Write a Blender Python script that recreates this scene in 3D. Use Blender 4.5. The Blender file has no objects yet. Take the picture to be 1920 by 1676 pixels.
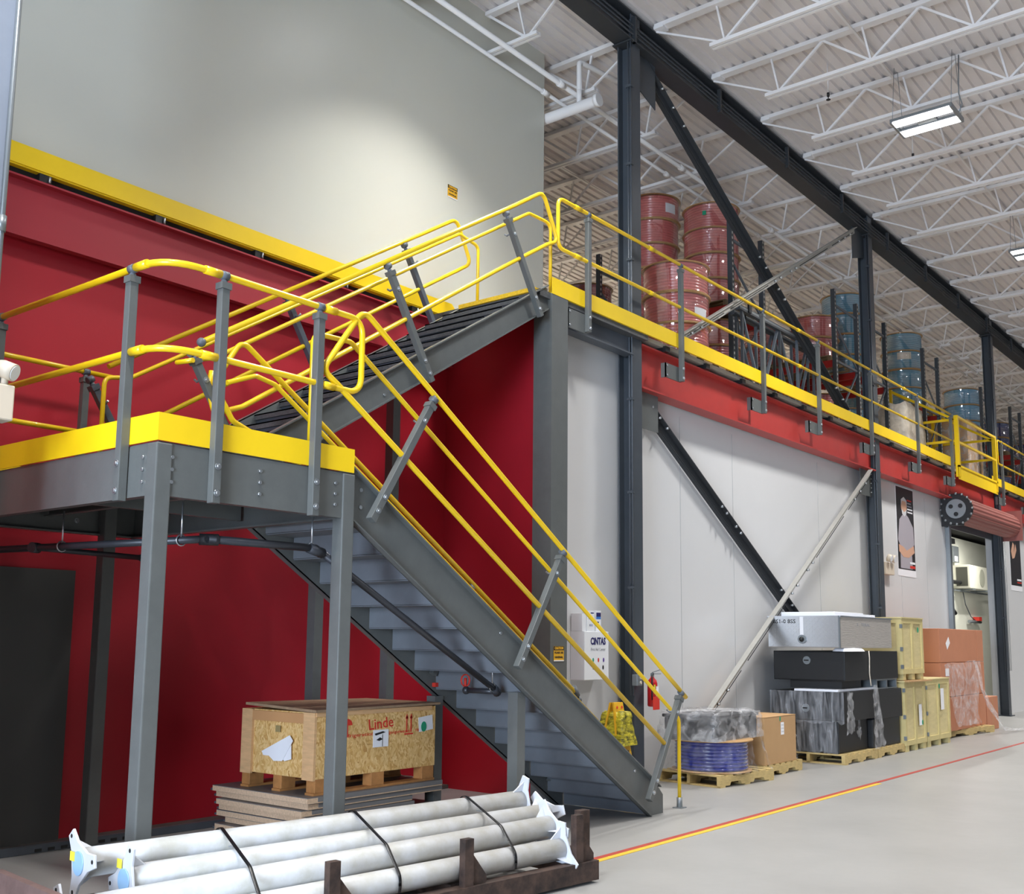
import bpy, bmesh, math, random
from mathutils import Vector, Matrix
C = bpy.context; SC = C.scene; COL = SC.collection
RAD = math.radians
random.seed(7)

# ------------------------------------------------------------------ camera
H = 1.6
F_PX, PX, PY = 2001.7, 989.5, 926.0
YAW, PIT, ROL = .6659, .1368, -.0084
fw = Vector((math.cos(YAW)*math.cos(PIT), math.sin(YAW)*math.cos(PIT), math.sin(PIT)))
rt = Vector((math.sin(YAW), -math.cos(YAW), 0))
dn = fw.cross(rt)
r2 = rt*math.cos(ROL) + dn*math.sin(ROL)
d2 = -rt*math.sin(ROL) + dn*math.cos(ROL)
cam = bpy.data.cameras.new('camera'); camo = bpy.data.objects.new('camera', cam); COL.objects.link(camo)
cam.sensor_fit = 'HORIZONTAL'; cam.sensor_width = 36; cam.lens = F_PX/1920*36
cam.shift_x = (960-PX)/1920; cam.shift_y = (PY-838)/1920
cam.clip_start = .05; cam.clip_end = 300
camo.matrix_world = Matrix(((r2.x, -d2.x, -fw.x, 0), (r2.y, -d2.y, -fw.y, 0), (r2.z, -d2.z, -fw.z, H), (0, 0, 0, 1)))
SC.camera = camo

# ------------------------------------------------------------------ world, exposure
w = bpy.data.worlds.new('world'); SC.world = w; w.use_nodes = True
w.node_tree.nodes['Background'].inputs[0].default_value = (.72, .84, 1, 1)
w.node_tree.nodes['Background'].inputs[1].default_value = .15
SC.view_settings.view_transform = 'Standard'; SC.view_settings.look = 'None'
SC.view_settings.gamma = 1; SC.view_settings.use_curve_mapping = False
SC.view_settings.exposure = 0.2
# daylight read off the cool left-facing sides; its unseen source is added here
dl = bpy.data.lights.new('dock_daylight', 'AREA'); dl.shape = 'RECTANGLE'; dl.size = 5.0; dl.size_y = 4.4
dl.energy = 2450; dl.color = (.68, .82, 1)
dlo = bpy.data.objects.new('dock_daylight', dl); COL.objects.link(dlo)
dlo.matrix_world = Matrix(((0, 0, -1, -8.8), (-1, 0, 0, .5), (0, 1, 0, 2.4), (0, 0, 0, 1)))
LAMP_W = 190.0          # each high-bay lamp
LAMP_SPREAD = RAD(122)

# ------------------------------------------------------------------ materials
def lin(c):
    return tuple(((v/255)/12.92 if v/255 <= .04045 else ((v/255+.055)/1.055)**2.4) for v in c)
MATS = {}
def mat(name, c, rough=.5, metal=0, noise=None, bump=None, coat=0, c2=None, emit=0, stretch=None, spec=None, alpha=None, trans=0):
    m = bpy.data.materials.new(name); m.use_nodes = True; MATS[name] = m
    nt = m.node_tree; b = nt.nodes['Principled BSDF']; L = nt.links.new
    base = lin(c)+(1,)
    b.inputs['Base Color'].default_value = base
    b.inputs['Roughness'].default_value = rough; b.inputs['Metallic'].default_value = metal
    b.inputs['Coat Weight'].default_value = coat; b.inputs['Coat Roughness'].default_value = .12
    if spec is not None: b.inputs['Specular IOR Level'].default_value = spec
    if emit:
        b.inputs['Emission Color'].default_value = base; b.inputs['Emission Strength'].default_value = emit
    if alpha is not None: b.inputs['Alpha'].default_value = alpha
    if trans: b.inputs['Transmission Weight'].default_value = trans
    tc = None
    def coords():
        t = nt.nodes.new('ShaderNodeTexCoord'); mp = nt.nodes.new('ShaderNodeMapping')
        if stretch: mp.inputs['Scale'].default_value = stretch
        L(t.outputs['Object'], mp.inputs[0]); return mp.outputs[0]
    if noise or bump: tc = coords()
    if noise:
        sc, amt = noise
        n = nt.nodes.new('ShaderNodeTexNoise'); n.inputs['Scale'].default_value = sc
        n.inputs['Detail'].default_value = 8; n.inputs['Roughness'].default_value = .65; L(tc, n.inputs['Vector'])
        r = nt.nodes.new('ShaderNodeValToRGB')
        alt = lin(c2) if c2 else tuple(v*(1-amt) for v in base[:3])
        r.color_ramp.elements[0].position = .35; r.color_ramp.elements[1].position = .65
        r.color_ramp.elements[0].color = tuple(alt)+(1,); r.color_ramp.elements[1].color = base
        L(n.outputs['Fac'], r.inputs[0]); L(r.outputs[0], b.inputs['Base Color'])
    if bump:
        n2 = nt.nodes.new('ShaderNodeTexNoise'); n2.inputs['Scale'].default_value = bump[0]; n2.inputs['Detail'].default_value = 5
        L(tc, n2.inputs['Vector']); bp = nt.nodes.new('ShaderNodeBump'); bp.inputs['Strength'].default_value = bump[1]
        bp.inputs['Distance'].default_value = .01
        L(n2.outputs['Fac'], bp.inputs['Height']); L(bp.outputs[0], b.inputs['Normal'])
    return m
def film(name, c, mixv, rough=.12, scale=9, stretch=(1, 1, 1), lo=.3, hi=1.7, bump=.8, metal=0):
    """thin wrinkled clear wrap: mostly see-through, glossy streaks"""
    m = bpy.data.materials.new(name); m.use_nodes = True; MATS[name] = m
    nt = m.node_tree; L = nt.links.new; out = nt.nodes['Material Output']; b = nt.nodes['Principled BSDF']
    b.inputs['Base Color'].default_value = lin(c)+(1,); b.inputs['Roughness'].default_value = rough; b.inputs['Metallic'].default_value = metal
    t = nt.nodes.new('ShaderNodeTexCoord'); mp = nt.nodes.new('ShaderNodeMapping'); mp.inputs['Scale'].default_value = stretch; L(t.outputs['Object'], mp.inputs[0])
    n = nt.nodes.new('ShaderNodeTexNoise'); n.inputs['Scale'].default_value = scale
    n.inputs['Detail'].default_value = 3; n.inputs['Distortion'].default_value = .6
    L(mp.outputs[0], n.inputs['Vector'])
    bp = nt.nodes.new('ShaderNodeBump'); bp.inputs['Strength'].default_value = bump; bp.inputs['Distance'].default_value = .03
    L(n.outputs['Fac'], bp.inputs['Height']); L(bp.outputs[0], b.inputs['Normal'])
    r = nt.nodes.new('ShaderNodeMapRange'); r.inputs[1].default_value = .35; r.inputs[2].default_value = .75
    r.inputs[3].default_value = mixv*lo; r.inputs[4].default_value = min(1, mixv*hi); L(n.outputs['Fac'], r.inputs[0])
    tr = nt.nodes.new('ShaderNodeBsdfTransparent'); mx = nt.nodes.new('ShaderNodeMixShader')
    L(r.outputs[0], mx.inputs[0]); L(tr.outputs[0], mx.inputs[1]); L(b.outputs[0], mx.inputs[2]); L(mx.outputs[0], out.inputs[0])
    return m
YEL = mat('yellow_paint', (240, 200, 20), .32, coat=.25, noise=(3, .08))
YELT = mat('yellow_plate', (244, 205, 16), .45, noise=(2, .06))
GRY = mat('grey_steel_paint', (97, 100, 99), .36, noise=(6, .12), bump=(60, .05))
GRYD = mat('dark_grey_steel_paint', (78, 84, 92), .42, noise=(6, .12))
FIT = mat('grey_fitting', (94, 100, 108), .45)
BOLT = mat('zinc_bolt', (190, 194, 198), .3, metal=.9)
TREAD = mat('tread_grating', (84, 86, 88), .55, noise=(40, .35), bump=(90, .5))
TRBK = mat('tread_back_paint', (112, 117, 124), .42, noise=(5, .1))
COLD = mat('charcoal_steel', (66, 72, 79), .4, noise=(5, .12))
BEAMD = mat('black_roof_steel', (50, 53, 57), .45, noise=(5, .12))
RED = mat('red_wall_paint', (182, 29, 46), .48, noise=(1.6, .07), bump=(40, .05))
REDB = mat('red_beam_paint', (180, 58, 54), .38, noise=(4, .1))
WALLG = mat('upper_wall_paint', (204, 203, 192), .36, noise=(1.2, .02), bump=(25, .02))
WALLW = mat('white_wall_paint', (214, 214, 215), .36, noise=(1.4, .02), bump=(18, .03))
SEAM = mat('wall_seam', (170, 172, 174), .6)
DECK = mat('ceiling_deck_paint', (222, 215, 212), .6, noise=(1.2, .06))
JOI = mat('joist_paint', (230, 226, 224), .55)
CONC = mat('concrete_floor', (152, 151, 149), .4, noise=(1.1, .12), bump=(12, .05))
LINEY = mat('yellow_floor_tape', (212, 178, 52), .6, noise=(14, .2))
LINER = mat('red_floor_tape', (168, 62, 50), .6, noise=(14, .25))
DOORG = mat('grey_door_paint', (74, 74, 72), .5)
PIPEB = mat('black_iron_pipe', (58, 60, 66), .4, metal=.3)
WHITE = mat('white_enamel', (228, 230, 234), .35)
WPIPE = mat('white_pole_paint', (192, 194, 198), .42, noise=(5, .1), c2=(170, 168, 160))
RUST = mat('rusty_steel', (84, 66, 58), .6, metal=.35, noise=(9, .5), c2=(46, 38, 36), bump=(30, .2))
RUST2 = mat('weathered_steel_plate', (120, 98, 94), .6, metal=.3, noise=(7, .3), bump=(30, .2))
BLK = mat('black_plastic', (24, 25, 27), .4)
STRAP = mat('black_strap', (16, 17, 20), .3)
BLUEF = mat('blue_film', (150, 190, 228), .25)
OSB = mat('osb_board', (222, 182, 116), .65, noise=(20, .3), c2=(170, 122, 58), stretch=(1, 1, .42), bump=(40, .25))
def osb_chips(m):
    nt = m.node_tree; L = nt.links.new; b = nt.nodes['Principled BSDF']
    t = nt.nodes.new('ShaderNodeTexCoord'); mp = nt.nodes.new('ShaderNodeMapping'); mp.inputs['Scale'].default_value = (1, 1, .38)
    n = nt.nodes.new('ShaderNodeTexNoise'); n.inputs['Scale'].default_value = 9; ad = nt.nodes.new('ShaderNodeMix'); ad.data_type = 'VECTOR'; ad.inputs[0].default_value = .12
    L(t.outputs['Object'], n.inputs['Vector']); L(t.outputs['Object'], ad.inputs[4]); L(n.outputs['Color'], ad.inputs[5]); L(ad.outputs[1], mp.inputs[0])
    v = nt.nodes.new('ShaderNodeTexVoronoi'); v.inputs['Scale'].default_value = 85; L(mp.outputs[0], v.inputs['Vector'])
    sp = nt.nodes.new('ShaderNodeSeparateColor'); L(v.outputs['Color'], sp.inputs[0])
    r = nt.nodes.new('ShaderNodeValToRGB'); e = r.color_ramp.elements
    e[0].position = .0; e[0].color = lin((190, 142, 78))+(1,); e[1].position = 1; e[1].color = lin((234, 198, 138))+(1,)
    k = e.new(.3); k.color = lin((212, 168, 100))+(1,); L(sp.outputs[0], r.inputs[0]); L(r.outputs[0], b.inputs['Base Color'])
osb_chips(OSB)
PINE = mat('pine_board', (222, 178, 130), .65, noise=(7, .18), stretch=(1, 1, 6))
PINEO = mat('pine_block', (190, 132, 76), .65, noise=(10, .3))
PART = mat('particle_board_edge', (224, 192, 160), .75, noise=(60, .25))
GBRD = mat('grey_laminate', (118, 116, 116), .5)
CRW = mat('pale_plywood', (214, 198, 146), .65, noise=(5, .12), stretch=(1, 1, 4))
CRF = mat('pale_batten', (206, 190, 134), .65, noise=(6, .12))
PAL = mat('pallet_wood', (204, 178, 120), .7, noise=(6, .25), stretch=(2, 2, 8))
PALD = mat('old_pallet_wood', (150, 128, 96), .75, noise=(6, .3))
CARD = mat('cardboard', (186, 148, 104), .75, noise=(3, .06))
CARDB = mat('brown_cardboard', (190, 126, 94), .75, noise=(3, .07))
PAPER = mat('white_paper', (236, 236, 240), .6)
GREEN = mat('green_sticker', (20, 150, 110), .5)
INK = mat('black_ink', (22, 22, 26), .6)
NAVY = mat('navy_ink', (28, 24, 92), .5)
LBLUE = mat('light_blue_print', (60, 120, 200), .5)
GINK = mat('grey_ink', (150, 152, 160), .6)
REDI = mat('red_ink', (206, 50, 36), .6)
PURP = mat('purple_ink', (92, 60, 150), .6)
SIGNY = mat('sign_amber', (222, 170, 36), .5)
BAGY = mat('yellow_bag', (204, 190, 44), .4, noise=(16, .3), c2=(60, 62, 22), bump=(22, 1.0), stretch=(1, 1, 2.2))
ALU = mat('diamond_plate', (206, 208, 212), .28, metal=.85, noise=(3, .08))
SIDE_ALU = mat('wrapped_corrugated_side', (176, 170, 164), .4, noise=(30, .2), stretch=(.2, .2, 3), bump=(30, .5))  # duller, streaked grey-beige of the box body
BLKBOX = mat('black_powder_coat', (20, 21, 24), .5, bump=(120, .12))
FOAM = mat('white_foam', (236, 238, 246), .7)
STEELG = mat('galvanised_steel', (140, 146, 150), .35, metal=.6)
RACK = mat('rack_upright_grey', (74, 78, 82), .4, metal=.2)
RACKL = mat('rack_lacing', (104, 112, 120), .4, metal=.3)
RACKR = mat('rack_beam_red', (170, 34, 28), .42)
HOLE = mat('punched_hole', (160, 160, 158), .7)
HPINK = mat('red_hose', (216, 118, 114), .26, coat=1, noise=(3, .15))
HTEAL = mat('teal_hose', (112, 164, 186), .26, coat=.9, noise=(3, .15))
HSKY = mat('sky_blue_hose', (128, 180, 208), .24, coat=.9, noise=(3, .12))
HNAVY = mat('navy_hose', (36, 44, 122), .26, coat=.9, noise=(3, .15))
FLNG = mat('chipboard_flange', (190, 150, 100), .6, noise=(20, .2))
SHUT = mat('shutter_slats', (150, 88, 80), .45)
EXTR = mat('extinguisher_red', (186, 24, 28), .3, coat=.4)
CREAM = mat('cream_plastic', (212, 200, 182), .45)
ACW = mat('ac_casing', (206, 204, 190), .5)
SKIN = mat('poster_skin', (206, 160, 134), .6)
SHIRT = mat('poster_shirt', (166, 160, 168), .6)
PBLK = mat('poster_black', (38, 34, 36), .5)
HAIR = mat('poster_grey_hair', (204, 204, 206), .6)
LED = mat('led_strip', (255, 255, 255), .4, emit=14)
LENS = mat('lamp_lens', (240, 244, 250), .1)
WRAPM = film('clear_stretch_wrap', (235, 235, 238), .24, scale=7, hi=2.2)
WRAPS = film('streaked_wrap', (228, 230, 236), .14, scale=6, stretch=(3, 3, .5), hi=2.6, rough=.15)
SHELL = film('shrink_wrap', (250, 246, 246), .2, rough=.06, scale=3, lo=.7, hi=1.3, bump=.06, metal=1)
WRAPT = film('thin_clear_wrap', (225, 228, 235), .07, rough=.08, hi=2.2)
WRAPW = film('milky_stretch_wrap', (246, 234, 216), .8, lo=.8, hi=1.1, bump=.5)
DARK = mat('dark_opening', (20, 20, 20), .8)

# ------------------------------------------------------------------ mesh tools
V = Vector
ORG = {}
class MB:
    def __init__(s): s.v = []; s.f = []; s.sm = []
    def add(s, vs, fs, sm=False):
        o = len(s.v); s.v += [V(p) for p in vs]; s.f += [tuple(i+o for i in f) for f in fs]; s.sm += [sm]*len(fs); return s
    def box(s, x0, x1, y0, y1, z0, z1):
        vs = [(x, y, z) for z in (z0, z1) for y in (y0, y1) for x in (x0, x1)]
        return s.add(vs, [(0, 2, 3, 1), (4, 5, 7, 6), (0, 1, 5, 4), (2, 6, 7, 3), (0, 4, 6, 2), (1, 3, 7, 5)])
    def hexa(s, a, b):  # two quads (lists of four points), joined
        return s.add(list(a)+list(b), [(3, 2, 1, 0), (4, 5, 6, 7), (0, 1, 5, 4), (1, 2, 6, 5), (2, 3, 7, 6), (3, 0, 4, 7)])
    def frame(s, p0, p1, up=(0, 0, 1)):
        d = (V(p1)-V(p0)).normalized(); u = V(up)
        if abs(d.dot(u)) > .999: u = V((1, 0, 0))
        a = d.cross(u).normalized(); b = a.cross(d).normalized(); return d, a, b
    def bar(s, p0, p1, w, h, up=(0, 0, 1)):
        d, a, b = s.frame(p0, p1, up); p0 = V(p0); p1 = V(p1)
        q = lambda p: [p-a*w/2-b*h/2, p+a*w/2-b*h/2, p+a*w/2+b*h/2, p-a*w/2+b*h/2]
        return s.hexa(q(p0), q(p1))
    def section(s, p0, p1, poly, up=(0, 0, 1)):
        d, a, b = s.frame(p0, p1, up); n = len(poly)
        vs = [V(p)+a*x+b*y for p in (p0, p1) for x, y in poly]
        fs = [(i, (i+1) % n, n+(i+1) % n, n+i) for i in range(n)]
        fs += [tuple(range(n))[::-1], tuple(range(n, 2*n))]
        return s.add(vs, fs)
    def ibeam(s, p0, p1, d, w, tf=.015, tw=.01, up=(0, 0, 1)):
        h = d/2; k = w/2; t = tw/2
        return s.section(p0, p1, [(-k, -h), (k, -h), (k, -h+tf), (t, -h+tf), (t, h-tf), (k, h-tf), (k, h), (-k, h), (-k, h-tf), (-t, h-tf), (-t, -h+tf), (-k, -h+tf)], up)
    def chan(s, p0, p1, d, w, t=.01, up=(0, 0, 1)):  # web at +a side 0, flanges towards -a
        h = d/2
        return s.section(p0, p1, [(0, -h), (0, h), (-w, h), (-w, h-t), (-t, h-t), (-t, -h+t), (-w, -h+t), (-w, -h)], up)
    def angle(s, p0, p1, w, h, t=.008, up=(0, 0, 1)):
        return s.section(p0, p1, [(0, 0), (w, 0), (w, t), (t, t), (t, h), (0, h)], up)
    def prism(s, pts, vec):
        n = len(pts); vec = V(vec); vs = [V(p) for p in pts]+[V(p)+vec for p in pts]
        return s.add(vs, [tuple(range(n))[::-1], tuple(range(n, 2*n))]+[(i, (i+1) % n, n+(i+1) % n, n+i) for i in range(n)])
    def tube(s, pts, r, n=10, closed=False):
        P = [V(p) for p in pts]; m = len(P); rings = []; u = None
        for i in range(m):
            if closed: d = (P[(i+1) % m]-P[i-1])
            else: d = (P[min(i+1, m-1)]-P[max(i-1, 0)])
            d.normalize()
            if u is None:
                u = V((0, 0, 1)) if abs(d.z) < .9 else V((1, 0, 0))
            u = (u-d*u.dot(d)).normalized(); v = d.cross(u)
            rings.append([P[i]+(u*math.cos(2*math.pi*k/n)+v*math.sin(2*math.pi*k/n))*r for k in range(n)])
        vs = [p for rg in rings for p in rg]; fs = []
        for i in range(m if closed else m-1):
            j = (i+1) % m
            fs += [(i*n+k, i*n+(k+1) % n, j*n+(k+1) % n, j*n+k) for k in range(n)]
        s.add(vs, fs, True)
        if not closed:
            s.add(rings[0], [tuple(range(n))[::-1]]); s.add(rings[-1], [tuple(range(n))])
        return s
    def cyl(s, p0, p1, r, n=16): return s.tube([p0, p1], r, n)
    def lathe(s, prof, c=(0, 0, 0), n=40, sm=True):
        c = V(c); m = len(prof); vs = [c+V((r*math.cos(2*math.pi*k/n), r*math.sin(2*math.pi*k/n), z)) for r, z in prof for k in range(n)]
        fs = [(i*n+k, i*n+(k+1) % n, (i+1)*n+(k+1) % n, (i+1)*n+k) for i in range(m-1) for k in range(n)]
        s.add(vs, fs, sm)
        s.add(vs[:n], [tuple(range(n))[::-1]]); s.add(vs[-n:], [tuple(range(n))]); return s
    def ball(s, c, r, n=12):
        pr = [(max(1e-4, r*math.sin(math.pi*i/8)), -r*math.cos(math.pi*i/8)) for i in range(9)]
        return s.lathe(pr, c, n)
    def each(s, name, m, parent, local=False, bevel=0):
        key = {}; par = list(range(len(s.v)))
        def find(i):
            while par[i] != i: par[i] = par[par[i]]; i = par[i]
            return i
        for i, p in enumerate(s.v):
            k = (round(p.x, 5), round(p.y, 5), round(p.z, 5))
            if k in key: par[find(i)] = find(key[k])
            else: key[k] = i
        for f in s.f:
            for i in f[1:]: par[find(i)] = find(f[0])
        grp = {}
        for f, q in zip(s.f, s.sm): grp.setdefault(find(f[0]), []).append((f, q))
        for fl in grp.values():
            ids = sorted({i for f, q in fl for i in f}); mp = {i: j for j, i in enumerate(ids)}
            b = MB(); b.v = [s.v[i] for i in ids]; b.f = [tuple(mp[i] for i in f) for f, q in fl]; b.sm = [q for f, q in fl]
            b.build(name, m, parent, local, bevel)
    def build(s, name, m, parent=None, local=False, bevel=0, kind=None, at=None):
        me = bpy.data.meshes.new(name); o = bpy.data.objects.new(name, me); COL.objects.link(o)
        if parent is not None:
            off = V((0, 0, 0)) if local else ORG[parent.name]; o.parent = parent; ORG[o.name] = off
        else:
            if at is None:
                xs = [p.x for p in s.v]; ys = [p.y for p in s.v]; zs = [p.z for p in s.v]
                off = V(((min(xs)+max(xs))/2, (min(ys)+max(ys))/2, min(zs)))
            else: off = V(at)
            if kind == 'structure': off = V((0, 0, 0))
            o.location = off; ORG[o.name] = off
        me.from_pydata([tuple(p-off) for p in s.v], [], s.f)
        me.polygons.foreach_set('use_smooth', s.sm)
        bm = bmesh.new(); bm.from_mesh(me); bmesh.ops.remove_doubles(bm, verts=bm.verts, dist=1e-5)
        bmesh.ops.recalc_face_normals(bm, faces=bm.faces); bm.to_mesh(me); bm.free()
        me.materials.append(m)
        if bevel:
            b = o.modifiers.new('bevel', 'BEVEL'); b.width = bevel; b.segments = 2; b.limit_method = 'ANGLE'
        if kind: o['kind'] = kind
        return o
def thing(name, label, cat, loc=(0, 0, 0), group=None, rz=0):
    o = bpy.data.objects.new(name, None); COL.objects.link(o); o.location = loc; o.rotation_euler = (0, 0, rz)
    o.empty_display_size = .1
    o['label'] = label; o['category'] = cat; ORG[o.name] = V(loc)
    if group: o['group'] = group
    return o
def tag(o, label, cat, group=None):
    o['label'] = label; o['category'] = cat
    if group: o['group'] = group
    return o
def dup(root, loc, label, rz=None, group=None):
    r = root.copy(); COL.objects.link(r); r.location = loc; r['label'] = label; ORG[r.name] = V(loc)
    if rz is not None: r.rotation_euler = (0, 0, rz)
    if group: r['group'] = group
    for ch in list(root.children):
        c = ch.copy(); COL.objects.link(c); c.parent = r
        for g in ch.children:
            d = g.copy(); COL.objects.link(d); d.parent = c
    return r
def fillet(pts, rad, k=6):
    P = [V(p) for p in pts]; out = [P[0]]
    for i in range(1, len(P)-1):
        a = P[i-1]-P[i]; b = P[i+1]-P[i]; la, lb = a.length, b.length; a.normalize(); b.normalize()
        ang = a.angle(b); t = min(rad/math.tan(ang/2), la*.48, lb*.48)
        p, q = P[i]+a*t, P[i]+b*t
        for j in range(k+1):
            u = j/k; out.append(p*(1-u)**2+P[i]*2*u*(1-u)+q*u*u)
    out.append(P[-1]); return out
def text(body, size, m, parent, origin, ux, uy, name='lettering', bold=0, local=False, width=None):
    """flat lettering standing on a surface: ux reading direction, uy up"""
    cu = bpy.data.curves.new(name, 'FONT'); cu.body = body; cu.size = size; cu.extrude = .0006; cu.offset = bold
    cu.align_x = 'CENTER'; cu.align_y = 'CENTER'; cu.resolution_u = 2
    t = bpy.data.objects.new(name, cu); COL.objects.link(t); C.view_layer.update()
    me = bpy.data.meshes.new_from_object(t.evaluated_get(C.evaluated_depsgraph_get()))
    bpy.data.objects.remove(t); bpy.data.curves.remove(cu)
    xs = [v.co.x for v in me.vertices]
    k = width/(max(xs)-min(xs)) if width else 1
    ux = V(ux).normalized(); uy = V(uy).normalized(); n = ux.cross(uy); o = V(origin)-(V((0, 0, 0)) if local else ORG[parent.name])
    for v in me.vertices:
        c = v.co.copy(); v.co = o+ux*c.x*k+uy*c.y+n*(c.z+.0008)
    me.materials.clear(); me.materials.append(m)
    ob = bpy.data.objects.new(name, me); COL.objects.link(ob); ob.parent = parent; ORG[ob.name] = ORG[parent.name]
    return ob
def quad_on(origin, ux, uy, w, h, th=.002):
    ux = V(ux).normalized(); uy = V(uy).normalized(); n = ux.cross(uy); o = V(origin)
    pts = [o-ux*w/2-uy*h/2, o+ux*w/2-uy*h/2, o+ux*w/2+uy*h/2, o-ux*w/2+uy*h/2]
    return MB().prism(pts, n*th)
def disc_on(origin, ux, uy, r, th=.002, n=20, ry=None):
    ux = V(ux).normalized(); uy = V(uy).normalized(); nn = ux.cross(uy); o = V(origin); ry = ry or r
    return MB().prism([o+ux*r*math.cos(2*math.pi*i/n)+uy*ry*math.sin(2*math.pi*i/n) for i in range(n)], nn*th)
S = 'structure'
AX = (1, 0, 0); BX = (0, -1, 0); ZX = (0, 0, 1)    # reading directions on the faces turned to the camera

# ================================================================== SETTING
MB().box(-9, 76, -14, 32, -.2, 0).build('floor', CONC, kind=S)
RZ = 9.38     # underside of the roof deck
PW = .1524
prof = []
y = -14.0
while y < 32:
    prof += [(y, RZ), (y+.094, RZ), (y+.106, RZ+.038), (y+.140, RZ+.038)]; y += PW
mb = MB(); n = len(prof)
mb.add([(x, a, b) for x in (-9, 76) for a, b in prof], [(i, i+1, n+i+1, n+i) for i in range(n-1)])
mb.add([(-9, -14, RZ+.2), (76, -14, RZ+.2), (76, 32, RZ+.2), (-9, 32, RZ+.2)], [(0, 1, 2, 3)])
mb.build('ceiling', DECK, kind=S)
# long wall on the left: red below the mezzanine band, grey above
WY = 8.2
mb = MB().box(-9, 8.98, WY, WY+.2, 0, 4.86); mb.build('wall_left', RED, kind=S)
MB().box(8.9, 8.98, 6.72, WY, 0, 5.1).build('wall_return', RED, kind=S)
MB().box(-9, 10.62, 8.12, 8.3, 5.12, 9.5).build('wall_upper', WALLG, kind=S)
YW = 6.86
mb = MB()
DX0, DX1, DZ = 23.0, 26.42, 4.35
mb.box(8.985, DX0, YW, YW+.15, 0, 5.183); mb.box(DX1, 76, YW, YW+.15, 0, 5.183); mb.box(DX0, DX1, YW, YW+.15, DZ, 5.183)
mb.build('wall_right', WALLW, kind=S)
mb = MB()
for x in (11.9, 13.35, 16.3, 20.1, 21.6, 27.3): mb.box(x, x+.006, YW-.003, YW+.01, .0, 4.5)
mb.build('trim_1', SEAM, kind=S)
MB().box(-9, 76, 32, 32.2, 0, 9.5).build('wall_back', WALLW, kind=S)
MB().box(76, 76.2, -14, 32, 0, 9.5).build('wall_far', WALLW, kind=S)
# added shade block, then the room seen through the roll-up doorway
MB().box(-5, .9, 5.3, WY, 0, 4.4).build('wall_office', WALLW, kind=S)  # unseen block added left of view to deepen the shade under the landing
MB().box(22.4, 40, 9.7, 9.85, 0, 4.8).build('wall_store', mat('store_wall_paint', (220, 220, 208), .6), kind=S)
MB().box(8.99, 76, 6.58, 31.9, 5.185, 5.235).build('floor_mezzanine', mat('mezzanine_deck', (168, 162, 152), .6), kind=S)
MB().box(8.99, 76, 7.02, 31.9, 4.9, 5.184).build('floor_framing', DARK, kind=S)
MB().box(8.48, 10.6, 6.52, 8.1, 5.16, 5.23).build('floor_landing', TREAD, kind=S)
# floor markings
o = MB().box(2, 60, 4.642, 4.698, 0, .003).build('floor_line_tape', LINER); tag(o, 'long thin red tape line along the concrete floor', 'floor line')
o = MB().box(2, 12.5, 4.585, 4.641, 0, .003).build('floor_line_tape', LINEY); tag(o, 'yellow tape line on the floor, next to the red one', 'floor line')
# curb and steel channel at the foot of the red wall
MB().box(-9, 8.9, 8.06, WY, 0, .04).build('baseboard_left', mat('curb_concrete', (92, 84, 80), .7, noise=(8, .3)), kind=S)
t = thing('strut_channel', 'grey slotted steel channel lying on the floor at the red wall foot', 'channel', (5, 7.98, 0))
MB().chan((3.2, 8.0, .03), (6.2, 7.9, .03), .055, .05, .006).build('channel', GRYD, t)
m_ = MB()
for i in range(9): m_.box(4.2+i*.1, 4.25+i*.1, 7.905-i*.003, 7.912-i*.003, .02, .042)
m_.each('slot', DARK, t)
MB().box(3.0, 4.52, WY-.03, WY+.02, .03, 2.13).build('door_1', DOORG, kind=S)

# ================================================================== STEEL FRAME
XC, YC = [10.48, 18.37, 26.25, 34.1, 42], 6.7
for i, x in enumerate(XC[:4]):
    t = thing('steel_column', ['charcoal steel column nearest the staircase, rising through the mezzanine',
        'charcoal steel column in the middle, behind the stacked black toolboxes',
        'charcoal steel column at the right jamb of the roll-up door', 'charcoal steel column far right, behind the railing end'][i], 'column', (x, YC, 0))
    MB().ibeam((x, YC, 0), (x, YC, 9.3), .2, .2, .014, .01, up=(0, 1, 0)).build('shaft', COLD if i != 9 else GRY, t)
    MB().box(x-.16, x+.16, YC-.15, YC+.15, 0, .02).build('base_plate', COLD, t)
    if i < 3:
        m_ = MB()
        for dx in (-.035, .0):
            m_.cyl((x-.125, YC-.07+dx, 1.0), (x-.125, YC-.07+dx, 9.0), .011, 8)
        m_.each('conduit', GRYD, t)
        m_ = MB()
        for z in (2.2, 3.3, 4.4, 6.1, 7.3, 8.3): m_.box(x-.15, x-.1, YC-.13, YC-.05, z, z+.03)
        m_.each('conduit_clamp', COLD, t)
    if i in (0, 1):
        s = 1 if i == 0 else -1
        m_ = MB(); a, b = x+s*.1, x+s*.62
        m_.prism([(a, YC-.006, 4.6), (b, YC-.006, 4.6), (b, YC-.006, 4.14), (a, YC-.006, 4.14)], (0, .012, 0))
        m_.build('gusset_plate', GRY, t)
        m_ = MB().prism([(a, YC-.006, 8.95), (b, YC-.006, 8.95), (b, YC-.006, 8.34), (a, YC-.006, 8.5)], (0, .012, 0)).build('gusset_plate', COLD, t)
        m_ = MB()
        for z in (4.22, 4.3, 4.38, 4.46, 4.54): m_.cyl((a+s*.03, YC-.02, z), (a+s*.03, YC, z), .012, 8)
        m_.each('bolt', BOLT, t)
    m_ = MB().box(x-.15, x+.15, YC-.14, YC+.14, 8.9, 8.92).build('cap_plate', BEAMD, t)
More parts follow.
